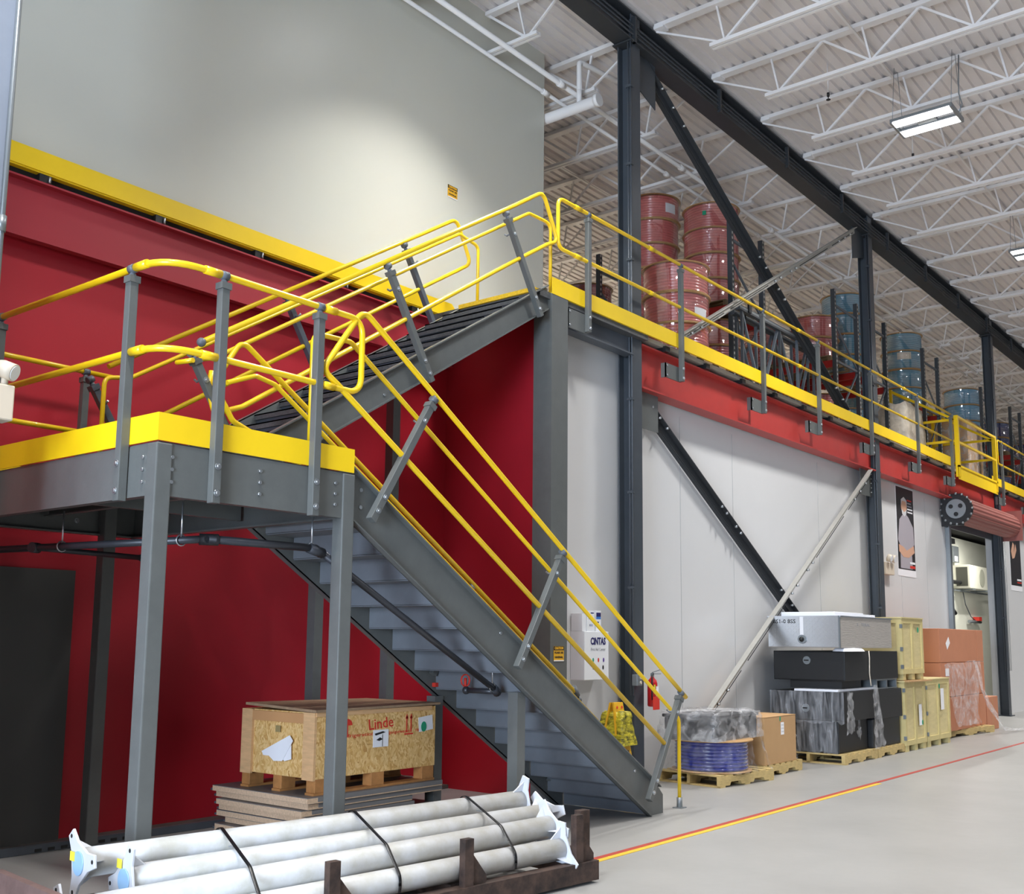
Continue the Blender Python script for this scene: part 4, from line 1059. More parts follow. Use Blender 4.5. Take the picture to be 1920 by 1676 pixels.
# diamond plate box
t = thing('diamond_plate_box', 'silver diamond-plate toolbox on top of the black toolboxes', 'toolbox', (14.9, 6.1, 1.54))
MB().box(13.9, 15.85, 5.59, 6.63, 1.54, 1.97).build('body', SIDE_ALU, t, bevel=.006)
MB().box(13.885, 13.9, 5.60, 6.62, 1.555, 1.96).build('door', ALU, t)
m_ = MB()
for i in range(26):
    for j in range(11):
        yy = 5.63+i*.0385; zz = 1.575+j*.036; s = 1 if (i+j) % 2 else -1
        m_.bar((13.884, yy-.009, zz-.009*s), (13.884, yy+.009, zz+.009*s), .004, .007, up=(1, 0, 0))
o = m_.build('tread_pattern', ALU, t); o['kind'] = 'stuff'
MB().box(13.875, 13.9, 5.585, 5.605, 1.54, 1.97).build('corner_trim', STEELG, t)
MB().box(13.89, 15.86, 5.58, 6.64, 1.955, 1.972).build('lid', ALU, t)
o = MB().cyl((13.86, 6.12, 1.655), (13.885, 6.12, 1.655), .06, 18).build('latch', STEELG, t); MB().ball((13.855, 6.12, 1.655), .035).build('latch_knob', BLK, o)
MB().box(13.878, 13.884, 6.10, 6.15, 1.66, 1.96).build('tape_strip', PAPER, t)
text('6S1-0 8SS', .075, INK, t, (13.8845, 6.38, 1.895), BX, ZX, name='handwriting', width=.33, bold=.001)
text('S   TERAL', .06, GINK, t, (14.75, 5.589, 1.86), AX, ZX, name='faded_print', width=.5)
for i, (a, b2, l) in enumerate(((14.05, 15.1, 'long white foam board on the diamond-plate box, nearer half'), (15.12, 15.7, 'short white foam board on the diamond-plate box, farther half'))):
    o = MB().box(a, b2, 5.72+.05*i, 6.5, 1.974, 2.03-.012*i).build('foam_board', FOAM, bevel=.006); tag(o, l, 'foam board')
# film over toolbox ends
def film_sheet(label, x, y0, y1, z0, z1, seed, m=WRAPM, amp=.012, rag=.05):
    rnd = random.Random(seed); n = 22; rows = 12; vs = []; fs = []
    off = [rnd.uniform(-amp, amp) for _ in range(n+1)]
    for r in range(rows+1):
        for j in range(n+1):
            vs.append((x-.012-abs(off[j])-rnd.uniform(0, .005), y0+(y1-y0)*j/n, z0+(z1-z0)*r/rows-(rnd.uniform(0, rag) if r == 0 else 0)))
    for r in range(rows):
        for j in range(n): i = r*(n+1)+j; fs.append((i, i+1, i+n+2, i+n+1))
    tag(MB().add(vs, fs, True).build('plastic_wrap', m), label, 'plastic wrap')
film_sheet('streaky clear film over the second black toolbox end', 14.0, 5.6, 6.66, .57, .955, 21, m=WRAPS)
film_sheet('clear film over the bottom black toolbox end', 14.045, 5.72, 6.3, .16, .56, 22, m=WRAPS)
hanging_flap('torn clear film hanging from the second toolbox layer at its front corner', ((14.0, 5.585, .95), (14.3, 5.585, .95)), .52, 5, (.5, .9))
hanging_flap('long torn clear film hanging beside the gap between black toolboxes', ((14.85, 5.585, 1.02), (15.3, 5.585, 1.02)), .86, 6, (.3, 1.0), lean=(.08, -.02))
hanging_flap('short torn film strip on the bottom toolbox side', ((14.62, 5.69, .6), (14.8, 5.69, .6)), .3, 8, (.5, .8))
hanging_flap('torn film hanging at the left of the bottom black toolbox', ((14.03, 6.3, .56), (14.03, 6.5, .56)), .5, 9, (.7, 1.0))
o = MB().tube([(14.9, 5.585, 1.5), (14.905, 5.58, 1.4), (14.9, 5.585, 1.2), (14.93, 5.58, 1.02)], .008, 6).build('twisted_film_strip', WRAPW); tag(o, 'twisted white film strip down the upper black toolbox side', 'plastic strip')
o = lumpy(14.0, 14.7, 5.56, 5.75, 1.495, 1.54, seed=31, n=4, amp=.012).build('bubble_wrap', FOAM); tag(o, 'white bubble wrap bunched between diamond-plate box and black toolbox', 'bubble wrap')
# pale crates
def crate(label, x0, x1, y0, y1, z0, z1, lab=True):
    t = thing('wooden_crate', label, 'crate', ((x0+x1)/2, (y0+y1)/2, z0), 'pale plywood crates')
    MB().box(x0+.02, x1-.02, y0+.02, y1-.02, z0+.09, z1-.0).build('panel', CRW, t)
    w_ = .075
    for (a, b2) in ((x0, x0+w_), ((x0+x1)/2-w_/2, (x0+x1)/2+w_/2), (x1-w_, x1)): MB().box(a, b2, y0, y0+.02, z0+.09, z1).build('batten', CRF, t)
    for (a, b2) in ((z0+.09, z0+.09+w_), (z1-w_, z1)): MB().box(x0+w_, x1-w_, y0+.001, y0+.02, a, b2).build('batten', CRF, t)
    for (a, b2) in ((y0+.02, y0+.09), (y1-.09, y1-.02)): MB().box(x0, x0+.02, a, b2, z0+.09, z1).build('batten', CRF, t)
    for (a, b2) in ((z0+.09, z0+.16), (z1-w_, z1)): MB().box(x0, x0+.02, y0+.09, y1-.09, a, b2).build('batten', CRF, t)
    MB().box(x0-.01, x1+.01, y0-.01, y1+.01, z1, z1+.018).build('lid', CRW, t)
    for a in (x0+.03, (x0+x1)/2-.06, x1-.15): MB().box(a, a+.12, y0+.01, y1-.01, z0, z0+.09).build('skid', CRF, t)
    for z in (z0+.2, (z0+z1)/2, z1-.12):
        c = MB(); c.box(x0-.004, x0+.03, y0-.006, y0+.002, z-.03, z+.03); c.box(x0-.006, x0, y0-.004, y0+.03, z-.03, z+.03); c.build('steel_clip', STEELG, t)
    return t
ca = crate('pale plywood crate standing on another, beside the diamond-plate box', 16.32, 17.3, 5.6, 6.5, 1.06, 1.99)
disc_on((17.05, 5.6-.003, 1.82), AX, ZX, .035, ry=.045).build('green_sticker', GREEN, ca)
cb = crate('lower pale plywood crate between black toolboxes and another crate', 16.34, 17.3, 5.6, 6.5, 0, 1.03)
quad_on((17.02, 5.597, .52), AX, ZX, .13, .32).build('shipping_label', PAPER, cb); disc_on((17.1, 5.595, .4), AX, ZX, .03, ry=.04).build('green_sticker', GREEN, cb)
cc = crate('rightmost pale plywood crate on the floor, next to the brown cartons', 17.36, 18.52, 5.6, 6.5, 0, 1.04)
quad_on((18.12, 5.597, .72), AX, ZX, .16, .34).build('shipping_label', PAPER, cc); disc_on((17.98, 5.595, .93), AX, ZX, .03, ry=.04).build('green_sticker', GREEN, cc)
o = MB().prism([(16.35, 5.52, 1.032), (17.35, 5.5, 1.032), (17.1, 5.9, 1.032), (16.4, 6.3, 1.032)], (0, 0, .02)).build('cardboard_sheet', CARD); tag(o, 'torn cardboard sheet between the two stacked crates', 'cardboard sheet')
# brown cartons
p5 = dup(p1, (20.3, 6.2, 0), 'wooden pallet under the brown carton stack by the doorway'); p5.scale = (1.9, 1.0, .9)
rz_ = (.12, .705, 1.29)
for k, z in enumerate(rz_):
    nm = ['bottom', 'middle', 'topmost'][k]
    for (a, b2, l) in ((18.75, 20.36, 'front wide'), (20.39, 21.0, 'narrow'), (21.02, 21.42, 'rear narrow')):
        t = thing('cardboard_carton', '%s %s brown carton of the stack before the roll-up doorway' % (nm, l), 'carton', ((a+b2)/2, 6.2, z), 'brown cartons by the doorway')
        MB().box(a, b2, 5.8+(.02 if l != 'front wide' else 0), 6.6, z+.001, z+.58).build('body', CARDB, t, bevel=.008)
        MB().box(a+.002, b2-.002, 6.17, 6.22, z+.58, z+.582).build('tape', GINK if False else CARD, t)
        if l == 'front wide' and k > 0:
            u = V((1, 0, .7)) if k == 2 else V(AX); v_ = V((-.7, 0, 1)) if k == 2 else V(ZX)
            quad_on((19.0+.1*k, 5.797, z+.33 if k == 2 else z+.42), u, v_, .2, .13).build('shipping_label', PAPER, t)
t = thing('cardboard_carton', 'single brown carton on the floor right of the carton stack', 'carton', (21.85, 6.1, 0))
MB().box(21.5, 22.25, 5.82, 6.4, .001, .62).build('body', CARDB, t, bevel=.008)
MB().box(21.87, 21.89, 5.819, 6.401, .0, .622).build('tape', CARD, t)
# loose film sheet over the cartons with a tail on the floor
def drape(rows, m, label, seed, n=10, amp=.03):
    rnd = random.Random(seed); vs = []; fs = []
    for a, b2 in rows:
        a, b2 = V(a), V(b2)
        for j in range(n+1):
            p = a+(b2-a)*j/n; vs.append(p+V((rnd.uniform(-amp, amp), rnd.uniform(-amp*1.3, 0), rnd.uniform(-amp, amp)*.7)))
    R_ = len(rows)
    for r in range(R_-1):
        for j in range(n): i = r*(n+1)+j; fs.append((i, i+1, i+n+2, i+n+1))
    tag(MB().add(vs, fs, True).build('plastic_wrap', m), label, 'plastic wrap')
drape([((18.75, 5.76, 1.27), (20.75, 5.78, 1.32)), ((18.76, 5.74, 1.1), (20.7, 5.74, 1.12)), ((18.8, 5.73, .9), (20.6, 5.73, .86)), ((18.95, 5.72, .65), (20.5, 5.72, .6)), ((19.1, 5.72, .4), (20.45, 5.70, .38)), ((19.3, 5.72, .2), (20.6, 5.68, .2))],
      WRAPM, 'thin clear film drooping over the front of the brown cartons', 41)
drape([((20.3, 5.72, 1.3), (20.75, 5.74, 1.3)), ((20.45, 5.68, 1.05), (20.7, 5.7, 1.08)), ((20.25, 5.6, .8), (20.45, 5.62, .82)), ((20.3, 5.5, .5), (20.6, 5.54, .55)), ((20.5, 5.42, .25), (20.9, 5.46, .3)), ((20.8, 5.36, .06), (21.2, 5.5, .1)), ((21.6, 5.3, .03), (21.7, 5.46, .05)), ((22.4, 5.2, .03), (22.4, 5.36, .03))],
      WRAPM, 'bunched clear film tail trailing from the brown cartons onto the floor', 42, n=7, amp=.035)

# ================================================================== ON THE WHITE WALL
t = thing('first_aid_cabinet', 'white wall cabinet with dark blue lettering between corner post and first column', 'cabinet', (9.72, 6.78, 1.18))
CZ0, CZ1, CY = 1.185, 1.71, 6.68
MB().box(9.5, 9.96, CY, YW-.002, CZ0, CZ1).build('body', WHITE, t, bevel=.006)
MB().box(9.497, 9.963, CY-.012, CY-.001, CZ0+.003, CZ1-.003).build('door', WHITE, t, bevel=.004)
yf = CY-.0135
text('CiNTAS', .105, NAVY, t, (9.755, yf, 1.60), AX, ZX, bold=.004, width=.29)
text('First Aid Center', .045, GINK, t, (9.755, yf, 1.515), AX, ZX, width=.28)
for (xx, zz, mm) in ((9.66, 1.40, GREEN), (9.76, 1.40, REDI), (9.86, 1.40, PURP), (9.66, 1.32, GINK), (9.85, 1.32, INK)):
    disc_on((xx, yf, zz), AX, ZX, .014, ry=.024, th=.001).build('icon', mm, t)
text('www first aid', .02, GINK, t, (9.75, yf, 1.225), AX, ZX, width=.2) if False else None
cx = [(9.42, 9.56, 6.72, .19, None), (9.565, 9.72, 6.70, .18, 'CINTAS'), (9.79, 9.84, 6.76, .23, None), (9.86, 9.94, 6.74, .235, None)]
for i, (a, b2, y0, h, tx) in enumerate(((9.50, 9.575, 6.70, .19, 0), (9.58, 9.72, 6.69, .19, 1), (9.74, 9.81, 6.76, .225, 2), (9.82, 9.92, 6.74, .23, 3))):
    t = thing('small_carton', ['plain white small carton, leftmost on the first aid cabinet', 'white small carton with blue lettering on the first aid cabinet', 'small carton with dark blue top panel, third on the first aid cabinet', 'small carton with blue top panel, rightmost on the first aid cabinet'][i], 'carton', ((a+b2)/2, y0+.05, CZ1), 'small cartons on the first aid cabinet')
    MB().box(a, b2, y0, YW-.01, CZ1+.001, CZ1+h).build('body', WHITE, t, bevel=.003)
    if tx == 1:
        text('CINTAS', .032, NAVY, t, ((a+b2)/2, y0-.001, CZ1+.14), AX, ZX, width=.09)
        for k, mm in enumerate((NAVY, LBLUE, GINK)): disc_on(((a+b2)/2-.02+.024*k, y0-.001, CZ1+.065), AX, ZX, .006, ry=.014, th=.0008).build('icon', mm, t)
    if tx >= 2:
        quad_on(((a+b2)/2, y0, CZ1+.185), AX, ZX, b2-a-.012, .045, .001).build('print_panel', NAVY, t)
        quad_on(((a+b2)/2, y0, CZ1+.15), AX, ZX, b2-a-.012, .03, .001).build('print_panel', LBLUE, t)
        quad_on(((a+b2)/2-.01, y0, CZ1+.10), AX, ZX, .03, .018, .001).build('print_panel', NAVY, t)
# fire extinguisher
t = thing('fire_extinguisher', 'red fire extinguisher hung on the first column, right side', 'fire extinguisher', (10.62, 6.52, .86))
MB().lathe([(.001, .87), (.05, .872), (.058, .885), (.058, 1.13), (.05, 1.165), (.026, 1.19), (.02, 1.21), (.001, 1.212)], (10.62, 6.51, 0), 20).build('cylinder', EXTR, t)
MB().cyl((10.62, 6.51, 1.205), (10.62, 6.51, 1.25), .02, 12).build('valve', STEELG, t)
MB().bar((10.60, 6.50, 1.255), (10.70, 6.44, 1.29), .018, .008).build('lever', STEELG, t)
MB().bar((10.60, 6.50, 1.24), (10.69, 6.44, 1.24), .018, .008).build('carry_handle', STEELG, t)
MB().tube(fillet([(10.61, 6.49, 1.24), (10.53, 6.46, 1.2), (10.545, 6.47, 1.0), (10.55, 6.47, .95)], .04), .009, 8).build('hose', BLK, t)
MB().box(10.56, 10.585, 6.449, 6.452, 1.02, 1.12).build('inspection_tag', mat('lime_tag', (206, 222, 60), .5), t)
MB().box(10.605, 10.655, 6.449, 6.452, .99, 1.10).build('instruction_label', PAPER, t)
MB().box(10.53, 10.66, 6.44, 6.45, .84, .985).build('red_pouch', REDI, t)
t = thing('fire_bell', 'small grey electrical box with two white buttons on the first column', 'switch box', (10.36, 6.5, 1.1)) if False else thing('switch_box', 'small grey electrical box with two pale buttons on the first column', 'switch box', (10.38, 6.54, 1.1))
MB().box(10.33, 10.44, 6.53, 6.6, 1.11, 1.235).build('box', STEELG, t, bevel=.006)
for z in (1.145, 1.2): MB().cyl((10.40, 6.52, z), (10.40, 6.531, z), .017, 12).build('button', CREAM, t)
# wet floor sign in a yellow bag
t = thing('wet_floor_sign', 'yellow folding floor sign draped with a crumpled yellow bag behind the lower stairs', 'floor sign', (9.69, 6.42, 0))
def plank(y0, y1, dy):
    return [(9.53, y0, 0), (9.86, y0, 0), (9.77, y1, .96), (9.60, y1, .96)]
a = plank(6.22, 6.36, 0); MB().hexa(a, [(p[0], p[1]+.02, p[2]) for p in a]).build('front_panel', SIGNY, t)
a = plank(6.58, 6.40, 0); MB().hexa(a, [(p[0], p[1]+.02, p[2]) for p in a]).build('back_panel', SIGNY, t)
u_ = V((0, .14, .93)).normalized()
for k, (tx, z) in enumerate((('FLOOR', .44), ('PISO', .30), ('MOJADO', .19))):
    text(tx, .06, INK, t, (9.695, 6.22+.14*z/.96-.003, z), AX, u_, bold=.002, width=.16)
disc_on((9.64, 6.345, .91), AX, u_, .015).build('red_dot', REDI, t); disc_on((9.73, 6.345, .91), AX, u_, .015).build('red_dot', REDI, t)
o = lumpy(9.555, 9.825, 6.21, 6.58, .52, .86, seed=51, n=8, amp=.014, taper=.055).build('plastic_bag', BAGY); tag(o, 'crumpled yellow plastic bag pulled over the floor sign', 'bag')
# emergency light on the wall
t = thing('emergency_light', 'beige emergency light box right of the middle column', 'emergency light', (19.22, 6.8, 2.84))
MB().box(19.0, 19.46, 6.76, YW-.002, 2.84, 3.06).build('box', CREAM, t, bevel=.01)
for xx in (19.13, 19.33):
    c = V((xx, 6.76, 3.14)); o = MB().cyl(c, c+V((0, -.07, -.02)), .07, 16).build('lamp_head', CREAM, t); MB().cyl(c+V((0, -.07, -.02)), c+V((0, -.074, -.021)), .06, 16).build('lens', LENS, o)
# posters: a plain portrait of a grey-haired person with folded arms
def poly_on(t, name, pts, x, z, sx, sz, y, m, th=.002):
    MB().prism([(x+a*sx, y, z+b2*sz) for a, b2 in pts], (0, -th, 0)).build(name, m, t)
def poster(label, x0, x1, z0, z1, full):
    t = thing('poster', label, 'poster', ((x0+x1)/2, YW, z0)); W, Hh = x1-x0, z1-z0; y = YW-.004
    MB().box(x0-.03, x1+.03, y-.002, y+.002, z0-.05, z1+.02).build('sheet', PAPER, t)
    MB().box(x0, x1, y-.005, y-.0025, z0+.08, z1).build('print_background', PBLK, t)
    yy = y-.0055
    e = [(.42+.17*math.cos(i*math.pi/8), .79+.095*math.sin(i*math.pi/8)) for i in range(16)]
    if full:
        poly_on(t, 'printed_shirt', [(.12, .06), (.82, .06), (.80, .3), (.97, .36), (.93, .56), (.66, .67), (.5, .70), (.36, .69), (.14, .62), (.02, .38), (.14, .32)], x0, z0, W, Hh, yy, SHIRT)
        poly_on(t, 'printed_face', e, x0, z0, W, Hh, yy-.002, SKIN)
        poly_on(t, 'printed_hair', [(.25, .79), (.26, .86), (.42, .895), (.58, .86), (.59, .79), (.53, .845), (.31, .845)], x0, z0, W, Hh, yy-.004, HAIR)
        poly_on(t, 'printed_beard', [(.27, .75), (.42, .715), (.57, .75), (.53, .69), (.42, .665), (.31, .69)], x0, z0, W, Hh, yy-.004, HAIR)
        poly_on(t, 'printed_arm', [(.05, .33), (.3, .31), (.5, .27), (.92, .34), (.96, .26), (.6, .19), (.3, .19), (.06, .25)], x0, z0, W, Hh, yy-.002, SKIN)
        for k, (l_, w_) in enumerate(((.05, .26), (.05, .22), (.05, .26), (.06, .3), (.06, .3))): poly_on(t, 'printed_text_line', [(.62, .86-.035*k), (.62+w_, .86-.035*k), (.62+w_, .875-.035*k), (.62, .875-.035*k)], x0, z0, W, Hh, yy-.002, [REDI, GINK, GINK, PAPER, PAPER][k])
        poly_on(t, 'printed_text_line', [(.66, .12), (.96, .12), (.96, .145), (.66, .145)], x0, z0, W, Hh, yy-.004, PAPER)
        poly_on(t, 'printed_text_line', [(.66, .07), (.96, .07), (.96, .10), (.66, .10)], x0, z0, W, Hh, yy-.004, REDI)
    else:
        poly_on(t, 'printed_arm', [(.1, .62), (.3, .78), (.42, .74), (.35, .6), (.55, .76), (.62, .66), (.4, .52), (.2, .5)], x0, z0, W, Hh, yy, SKIN)
        poly_on(t, 'printed_text_line', [(.55, .14), (.95, .14), (.95, .17), (.55, .17)], x0, z0, W, Hh, yy, PAPER)
        poly_on(t, 'printed_text_line', [(.55, .10), (.95, .10), (.95, .12), (.55, .12)], x0, z0, W, Hh, yy, REDI)
        for k in range(3): poly_on(t, 'printed_text_line', [(.5, .9-.03*k), (.85, .9-.03*k), (.85, .91-.03*k), (.5, .91-.03*k)], x0, z0, W, Hh, yy, GINK)
poster('dark portrait poster of a grey-bearded person with folded arms, right of the middle column', 19.95, 20.9, 2.92, 4.56, True)
poster('dark poster at the right edge, right of the roll-up door', 27.95, 28.95, 2.98, 4.45, False)
# roll-up door
t = thing('roll_up_door', 'raised brown-red roll-up shutter with black chain wheel under the red beam', 'roll-up door', (24.6, 6.6, 4.2))
n = 14; pr = []
cxr, czr, R0 = 6.52, 4.36, .27
vs = []
mb = MB(); seg = 40
ring = []
for i in range(seg*2):
    a = 2*math.pi*i/(seg*2); rr = R0+(.012 if (i//2) % 2 else 0); ring.append((cxr+rr*math.cos(a), czr+rr*math.sin(a)))
mb.prism([(22.75, yy, zz) for yy, zz in ring], (3.8, 0, 0)); mb.build('shutter_coil', SHUT, t)
mb = MB().cyl((22.55, cxr, czr), (22.66, cxr, czr), .31, 28).build('chain_wheel', BLK, t)
w2 = MB().cyl((22.52, cxr, czr), (22.55, cxr, czr), .2, 24).build('wheel_hub', STEELG, mb)
for k in range(3):
    a = k*2*math.pi/3+.5; MB().cyl((22.51, cxr+.11*math.cos(a), czr+.11*math.sin(a)), (22.521, cxr+.11*math.cos(a), czr+.11*math.sin(a)), .045, 12).build('hub_hole', BLK, mb)
for k in range(16):
    a = k*2*math.pi/16; MB().ball((22.55, cxr+.315*math.cos(a), czr+.315*math.sin(a)), .026, 8).build('chain_link', STEELG, mb)
MB().box(22.66, 22.72, cxr-.1, YW, czr-.33, czr+.33).build('side_bracket', BLK, t)
MB().box(26.56, 26.62, cxr-.3, YW, czr-.35, czr+.35).build('side_bracket', SHUT, t)
MB().box(22.75, 26.5, YW-.07, YW-.03, 4.02, 4.3).build('bottom_bar', GRYD, t)
for xx in (22.93, 26.50): MB().box(xx-.06, xx+.06, YW-.09, YW-.002, 0, 4.35).build('guide_track', STEELG if xx < 24 else GRYD, t)
MB().box(26.43, 26.6, YW-.14, YW-.09, 0, 4.1).build('guide_track', GRYD, t)
for dx in (0, .12): MB().cyl((26.95+dx, YW-.12, 1.0), (26.95+dx, YW-.12, 4.2), .006, 6).build('hand_chain', STEELG, t)
# things in the room behind
for q, xx in enumerate((27.5, 32.5)):  # added unseen lamps that brighten the room behind the doorway
    t = thing('tube_lamp', ['ceiling tube lamp in the room behind the roll-up door, nearer', 'ceiling tube lamp in the room behind the roll-up door, farther'][q], 'lamp', (xx, 8.2, 4.8))
    MB().box(xx-.6, xx+.6, 8.12, 8.28, 4.82, 4.899).build('housing', WHITE, t); MB().box(xx-.58, xx+.58, 8.14, 8.26, 4.812, 4.819).build('diffuser', LED, t)
    l = bpy.data.lights.new('tube_light', 'AREA'); l.shape = 'RECTANGLE'; l.size = 1.1; l.size_y = .1; l.energy = 120; l.color = (1, .99, .93)
    lo_ = bpy.data.objects.new('tube_light', l); COL.objects.link(lo_); lo_.parent = t; lo_.location = (0, 0, .005)
t = thing('air_conditioner', 'cream outdoor air conditioner unit on the wall seen through the doorway', 'air conditioner', (34.0, 9.4, 3.2))
MB().box(32.9, 34.9, 9.2, 9.7, 3.25, 3.95).build('casing', ACW, t, bevel=.02)
MB().box(32.89, 32.9, 9.27, 9.6, 3.32, 3.88).build('side_grille', mat('dark_grille', (70, 70, 62), .6), t)
MB().cyl((34.1, 9.185, 3.6), (34.1, 9.2, 3.6), .27, 24).build('fan_grille', mat('fan_grille_grey', (150, 150, 136), .6), t)
for xx in (33.2, 34.6): MB().box(xx-.03, xx+.03, 9.15, 9.7, 3.2, 3.25).build('bracket', STEELG, t)
MB().box(32.4, 36.5, 9.5, 9.55, 3.16, 3.2).build('wall_rail', STEELG, t)
t = thing('disconnect_box', 'grey electrical box with white label above the air conditioner', 'electrical box', (32.9, 9.6, 4.0))
MB().box(32.55, 33.1, 9.55, 9.7, 4.02, 4.5).build('box', STEELG, t, bevel=.01); MB().box(32.65, 32.95, 9.545, 9.55, 4.05, 4.2).build('label', PAPER, t)
o = MB().tube(fillet([(32.9, 9.5, 3.42), (32.1, 9.55, 3.42), (32.0, 9.5, 3.2), (32.05, 9.5, 2.6), (32.3, 9.5, 2.5)], .12), .06, 10).build('insulated_pipe', BLK); tag(o, 'black insulated pipe bend left of the air conditioner', 'pipe')
o = MB().tube([(33.5, 9.6, 3.18), (33.7, 9.6, 2.8), (34.2, 9.6, 2.45), (34.8, 9.6, 2.3)], .014, 6).build('cable', GRYD); tag(o, 'dark cable hanging below the air conditioner', 'cable')
t = thing('pump', 'small grey pump with red cap low on the wall in the doorway', 'pump', (34.6, 9.6, 2.3))
MB().cyl((34.0, 9.6, 2.3), (35.2, 9.6, 2.3), .05, 10).build('body', STEELG, t); MB().box(34.7, 35.0, 9.5, 9.68, 2.33, 2.45).build('cap', REDI, t)
o = MB().box(31.75, 32.9, 9.55, 9.68, 4.95, 5.1); o = MB().box(31.8, 32.6, 9.5, 9.68, 4.55, 4.7).build('exit_light', BLK); tag(o, 'dark emergency fixture near the top of the doorway view', 'fixture')

# ================================================================== UNDER THE LANDING: BOARDS AND CRATE
bz = .0; rnd = random.Random(3)
BL = ['lowest', 'second lowest', 'third lowest', 'fourth lowest', 'fifth lowest', 'fourth from top', 'third from top', 'second from top', 'topmost']
for k in range(9):
    h = .048; x0 = 5.42+rnd.uniform(-.06, .05); x1 = 6.6+rnd.uniform(-.05, .35); y0 = 6.3+rnd.uniform(-.06, .06); y1 = 7.36+rnd.uniform(-.05, .10)
    t = thing('chipboard_panel', '%s grey-faced chipboard panel of the pile under the wooden crate' % BL[k], 'panel', ((x0+x1)/2, (y0+y1)/2, bz), 'chipboard panel pile')
    MB().box(x0, x1, y0, y1, bz+.003, bz+h-.006).build('core', PART, t)
    MB().box(x0-.0, x1+.0, y0, y1, bz+h-.006, bz+h-.001).build('top_face', GBRD, t)
    m_ = MB(); m_.box(x0+.1, x1, y0-.004, y0, bz+.012, bz+h-.002); m_.build('edge_strip', GBRD, t)
    MB().box(x0, x0+.05, y1, y1+.025, bz+.004, bz+.02).build('edge_lip', GRYD, t)
    bz += h
t = thing('shipping_crate', 'chipboard shipping crate with red lettering on the panel pile under the stairs', 'crate', (6.15, 6.8, bz))
cx0, cx1, cy0, cy1 = 5.5, 6.82, 6.34, 7.22; cz0, cz1 = bz+.12, 1.045
for yy in (cy0, (cy0+cy1)/2-.05, cy1-.1):
    MB().box(cx0, cx1, yy, yy+.1, bz+.0, bz+.018).build('skid_board', PINEO, t)
    for xx in (cx0+.01, (cx0+cx1)/2-.07, cx1-.15): MB().box(xx, xx+.14, yy, yy+.1, bz+.018, cz0-.0).build('block', PINEO, t, bevel=.003)
MB().box(cx0+.01, cx1, cy0, cy1, cz0, cz1).build('body', OSB, t)
w_ = .075
MB().box(cx0-.012, cx0+.01, cy0, cy0+.13, cz0-.01, cz1).build('batten', PINE, t); MB().box(cx0-.012, cx0+.01, cy1-.13, cy1, cz0-.01, cz1).build('batten', PINE, t)
MB().box(cx0-.010, cx0+.01, cy0+.13, cy1-.13, cz1-.085, cz1-.01).build('batten', mat('pine_dark', (196, 146, 98), .65), t)
l_ = MB(); l_.hexa([(cx0-.02, cy0-.02, cz1+.002), (cx1+.03, cy0-.03, cz1+.012), (cx1+.03, cy1, cz1+.012), (cx0-.02, cy1-.05, cz1+.03)], [(cx0-.02, cy0-.02, cz1+.022), (cx1+.03, cy0-.03, cz1+.03), (cx1+.03, cy1, cz1+.03), (cx0-.02, cy1-.05, cz1+.05)]); l_.build('lid', mat('grey_osb_lid', (160, 132, 104), .75, noise=(20, .25)), t)
MB().box(cx0+.0, cx1-.05, cy0-.008, cy0+.02, cz1-.03, cz1+.004).build('lid_batten', PINE, t)
fy = cy0-.001
text('Linde', .12, REDI, t, (6.18, fy, cz1-.115), V((1, 0, .06)), V((-.12, 0, 1)), bold=.001, width=.27)
text('refrigeration      equipment', .04, REDI, t, (6.14, fy, cz1-.19), AX, ZX, width=.74)
q = MB()
for xx in (6.475, 6.525): q.box(xx-.006, xx+.006, fy-.002, fy, cz1-.2, cz1-.07); q.prism([(xx-.016, fy-.002, cz1-.09), (xx+.016, fy-.002, cz1-.09), (xx, fy-.002, cz1-.05)], (0, .002, 0))
q.box(6.45, 6.55, fy-.002, fy, cz1-.22, cz1-.208); q.each('arrow_print', REDI, t)
text('TOP', .03, REDI, t, (6.60, fy, cz1-.19), AX, ZX, width=.05)
MB().prism([(5.82+.05*math.cos(i*math.pi/8), fy, cz1-.11+.05*math.sin(i*math.pi/8)) for i in range(9)], (0, -.002, 0)).build('umbrella_print', REDI, t)
MB().box(5.815, 5.825, fy-.002, fy, cz1-.2, cz1-.11).build('umbrella_print', REDI, t)
quad_on((6.18, fy-.001, cz1-.23), AX, ZX, .17, .135).build('shipping_label', PAPER, t)
MB().prism([(6.11, fy-.006, cz1-.19), (6.2, fy-.006, cz1-.175), (6.23, fy-.006, cz1-.185), (6.12, fy-.006, cz1-.205)], (0, .002, 0)).build('ink_mark', INK, t)
MB().prism([(6.13, fy-.006, cz1-.24), (6.17, fy-.006, cz1-.222), (6.2, fy-.006, cz1-.238), (6.16, fy-.006, cz1-.25)], (0, .002, 0)).build('ink_mark', INK, t)
MB().box(6.195, 6.199, fy-.006, fy-.004, cz1-.295, cz1-.2).build('ink_mark', INK, t)
quad_on((6.70, fy-.001, cz1-.14), V((1, 0, .1)), V((-.1, 0, 1)), .17, .12).build('shipping_label', PAPER, t)
disc_on((6.675, fy-.004, cz1-.165), AX, ZX, .032, ry=.042).build('green_dot', GREEN, t)
fx = cx0-.001
quad_on((fx, 6.78, cz1-.14), BX, ZX, .06, .05, .001).build('stamp', mat('faded_stamp', (150, 132, 88), .7), t)
o = MB().prism([(fx-.012, 6.62, cz1-.18), (fx-.012, 6.60, cz1-.2), (fx-.012, 6.58, cz1-.22), (fx-.012, 6.70, cz1-.38), (fx-.012, 6.80, cz1-.385), (fx-.012, 6.86, cz1-.35), (fx-.012, 6.93, cz1-.35), (fx-.012, 6.95, cz1-.32)], (-.004, 0, 0)).build('folded_paper', PAPER, t)
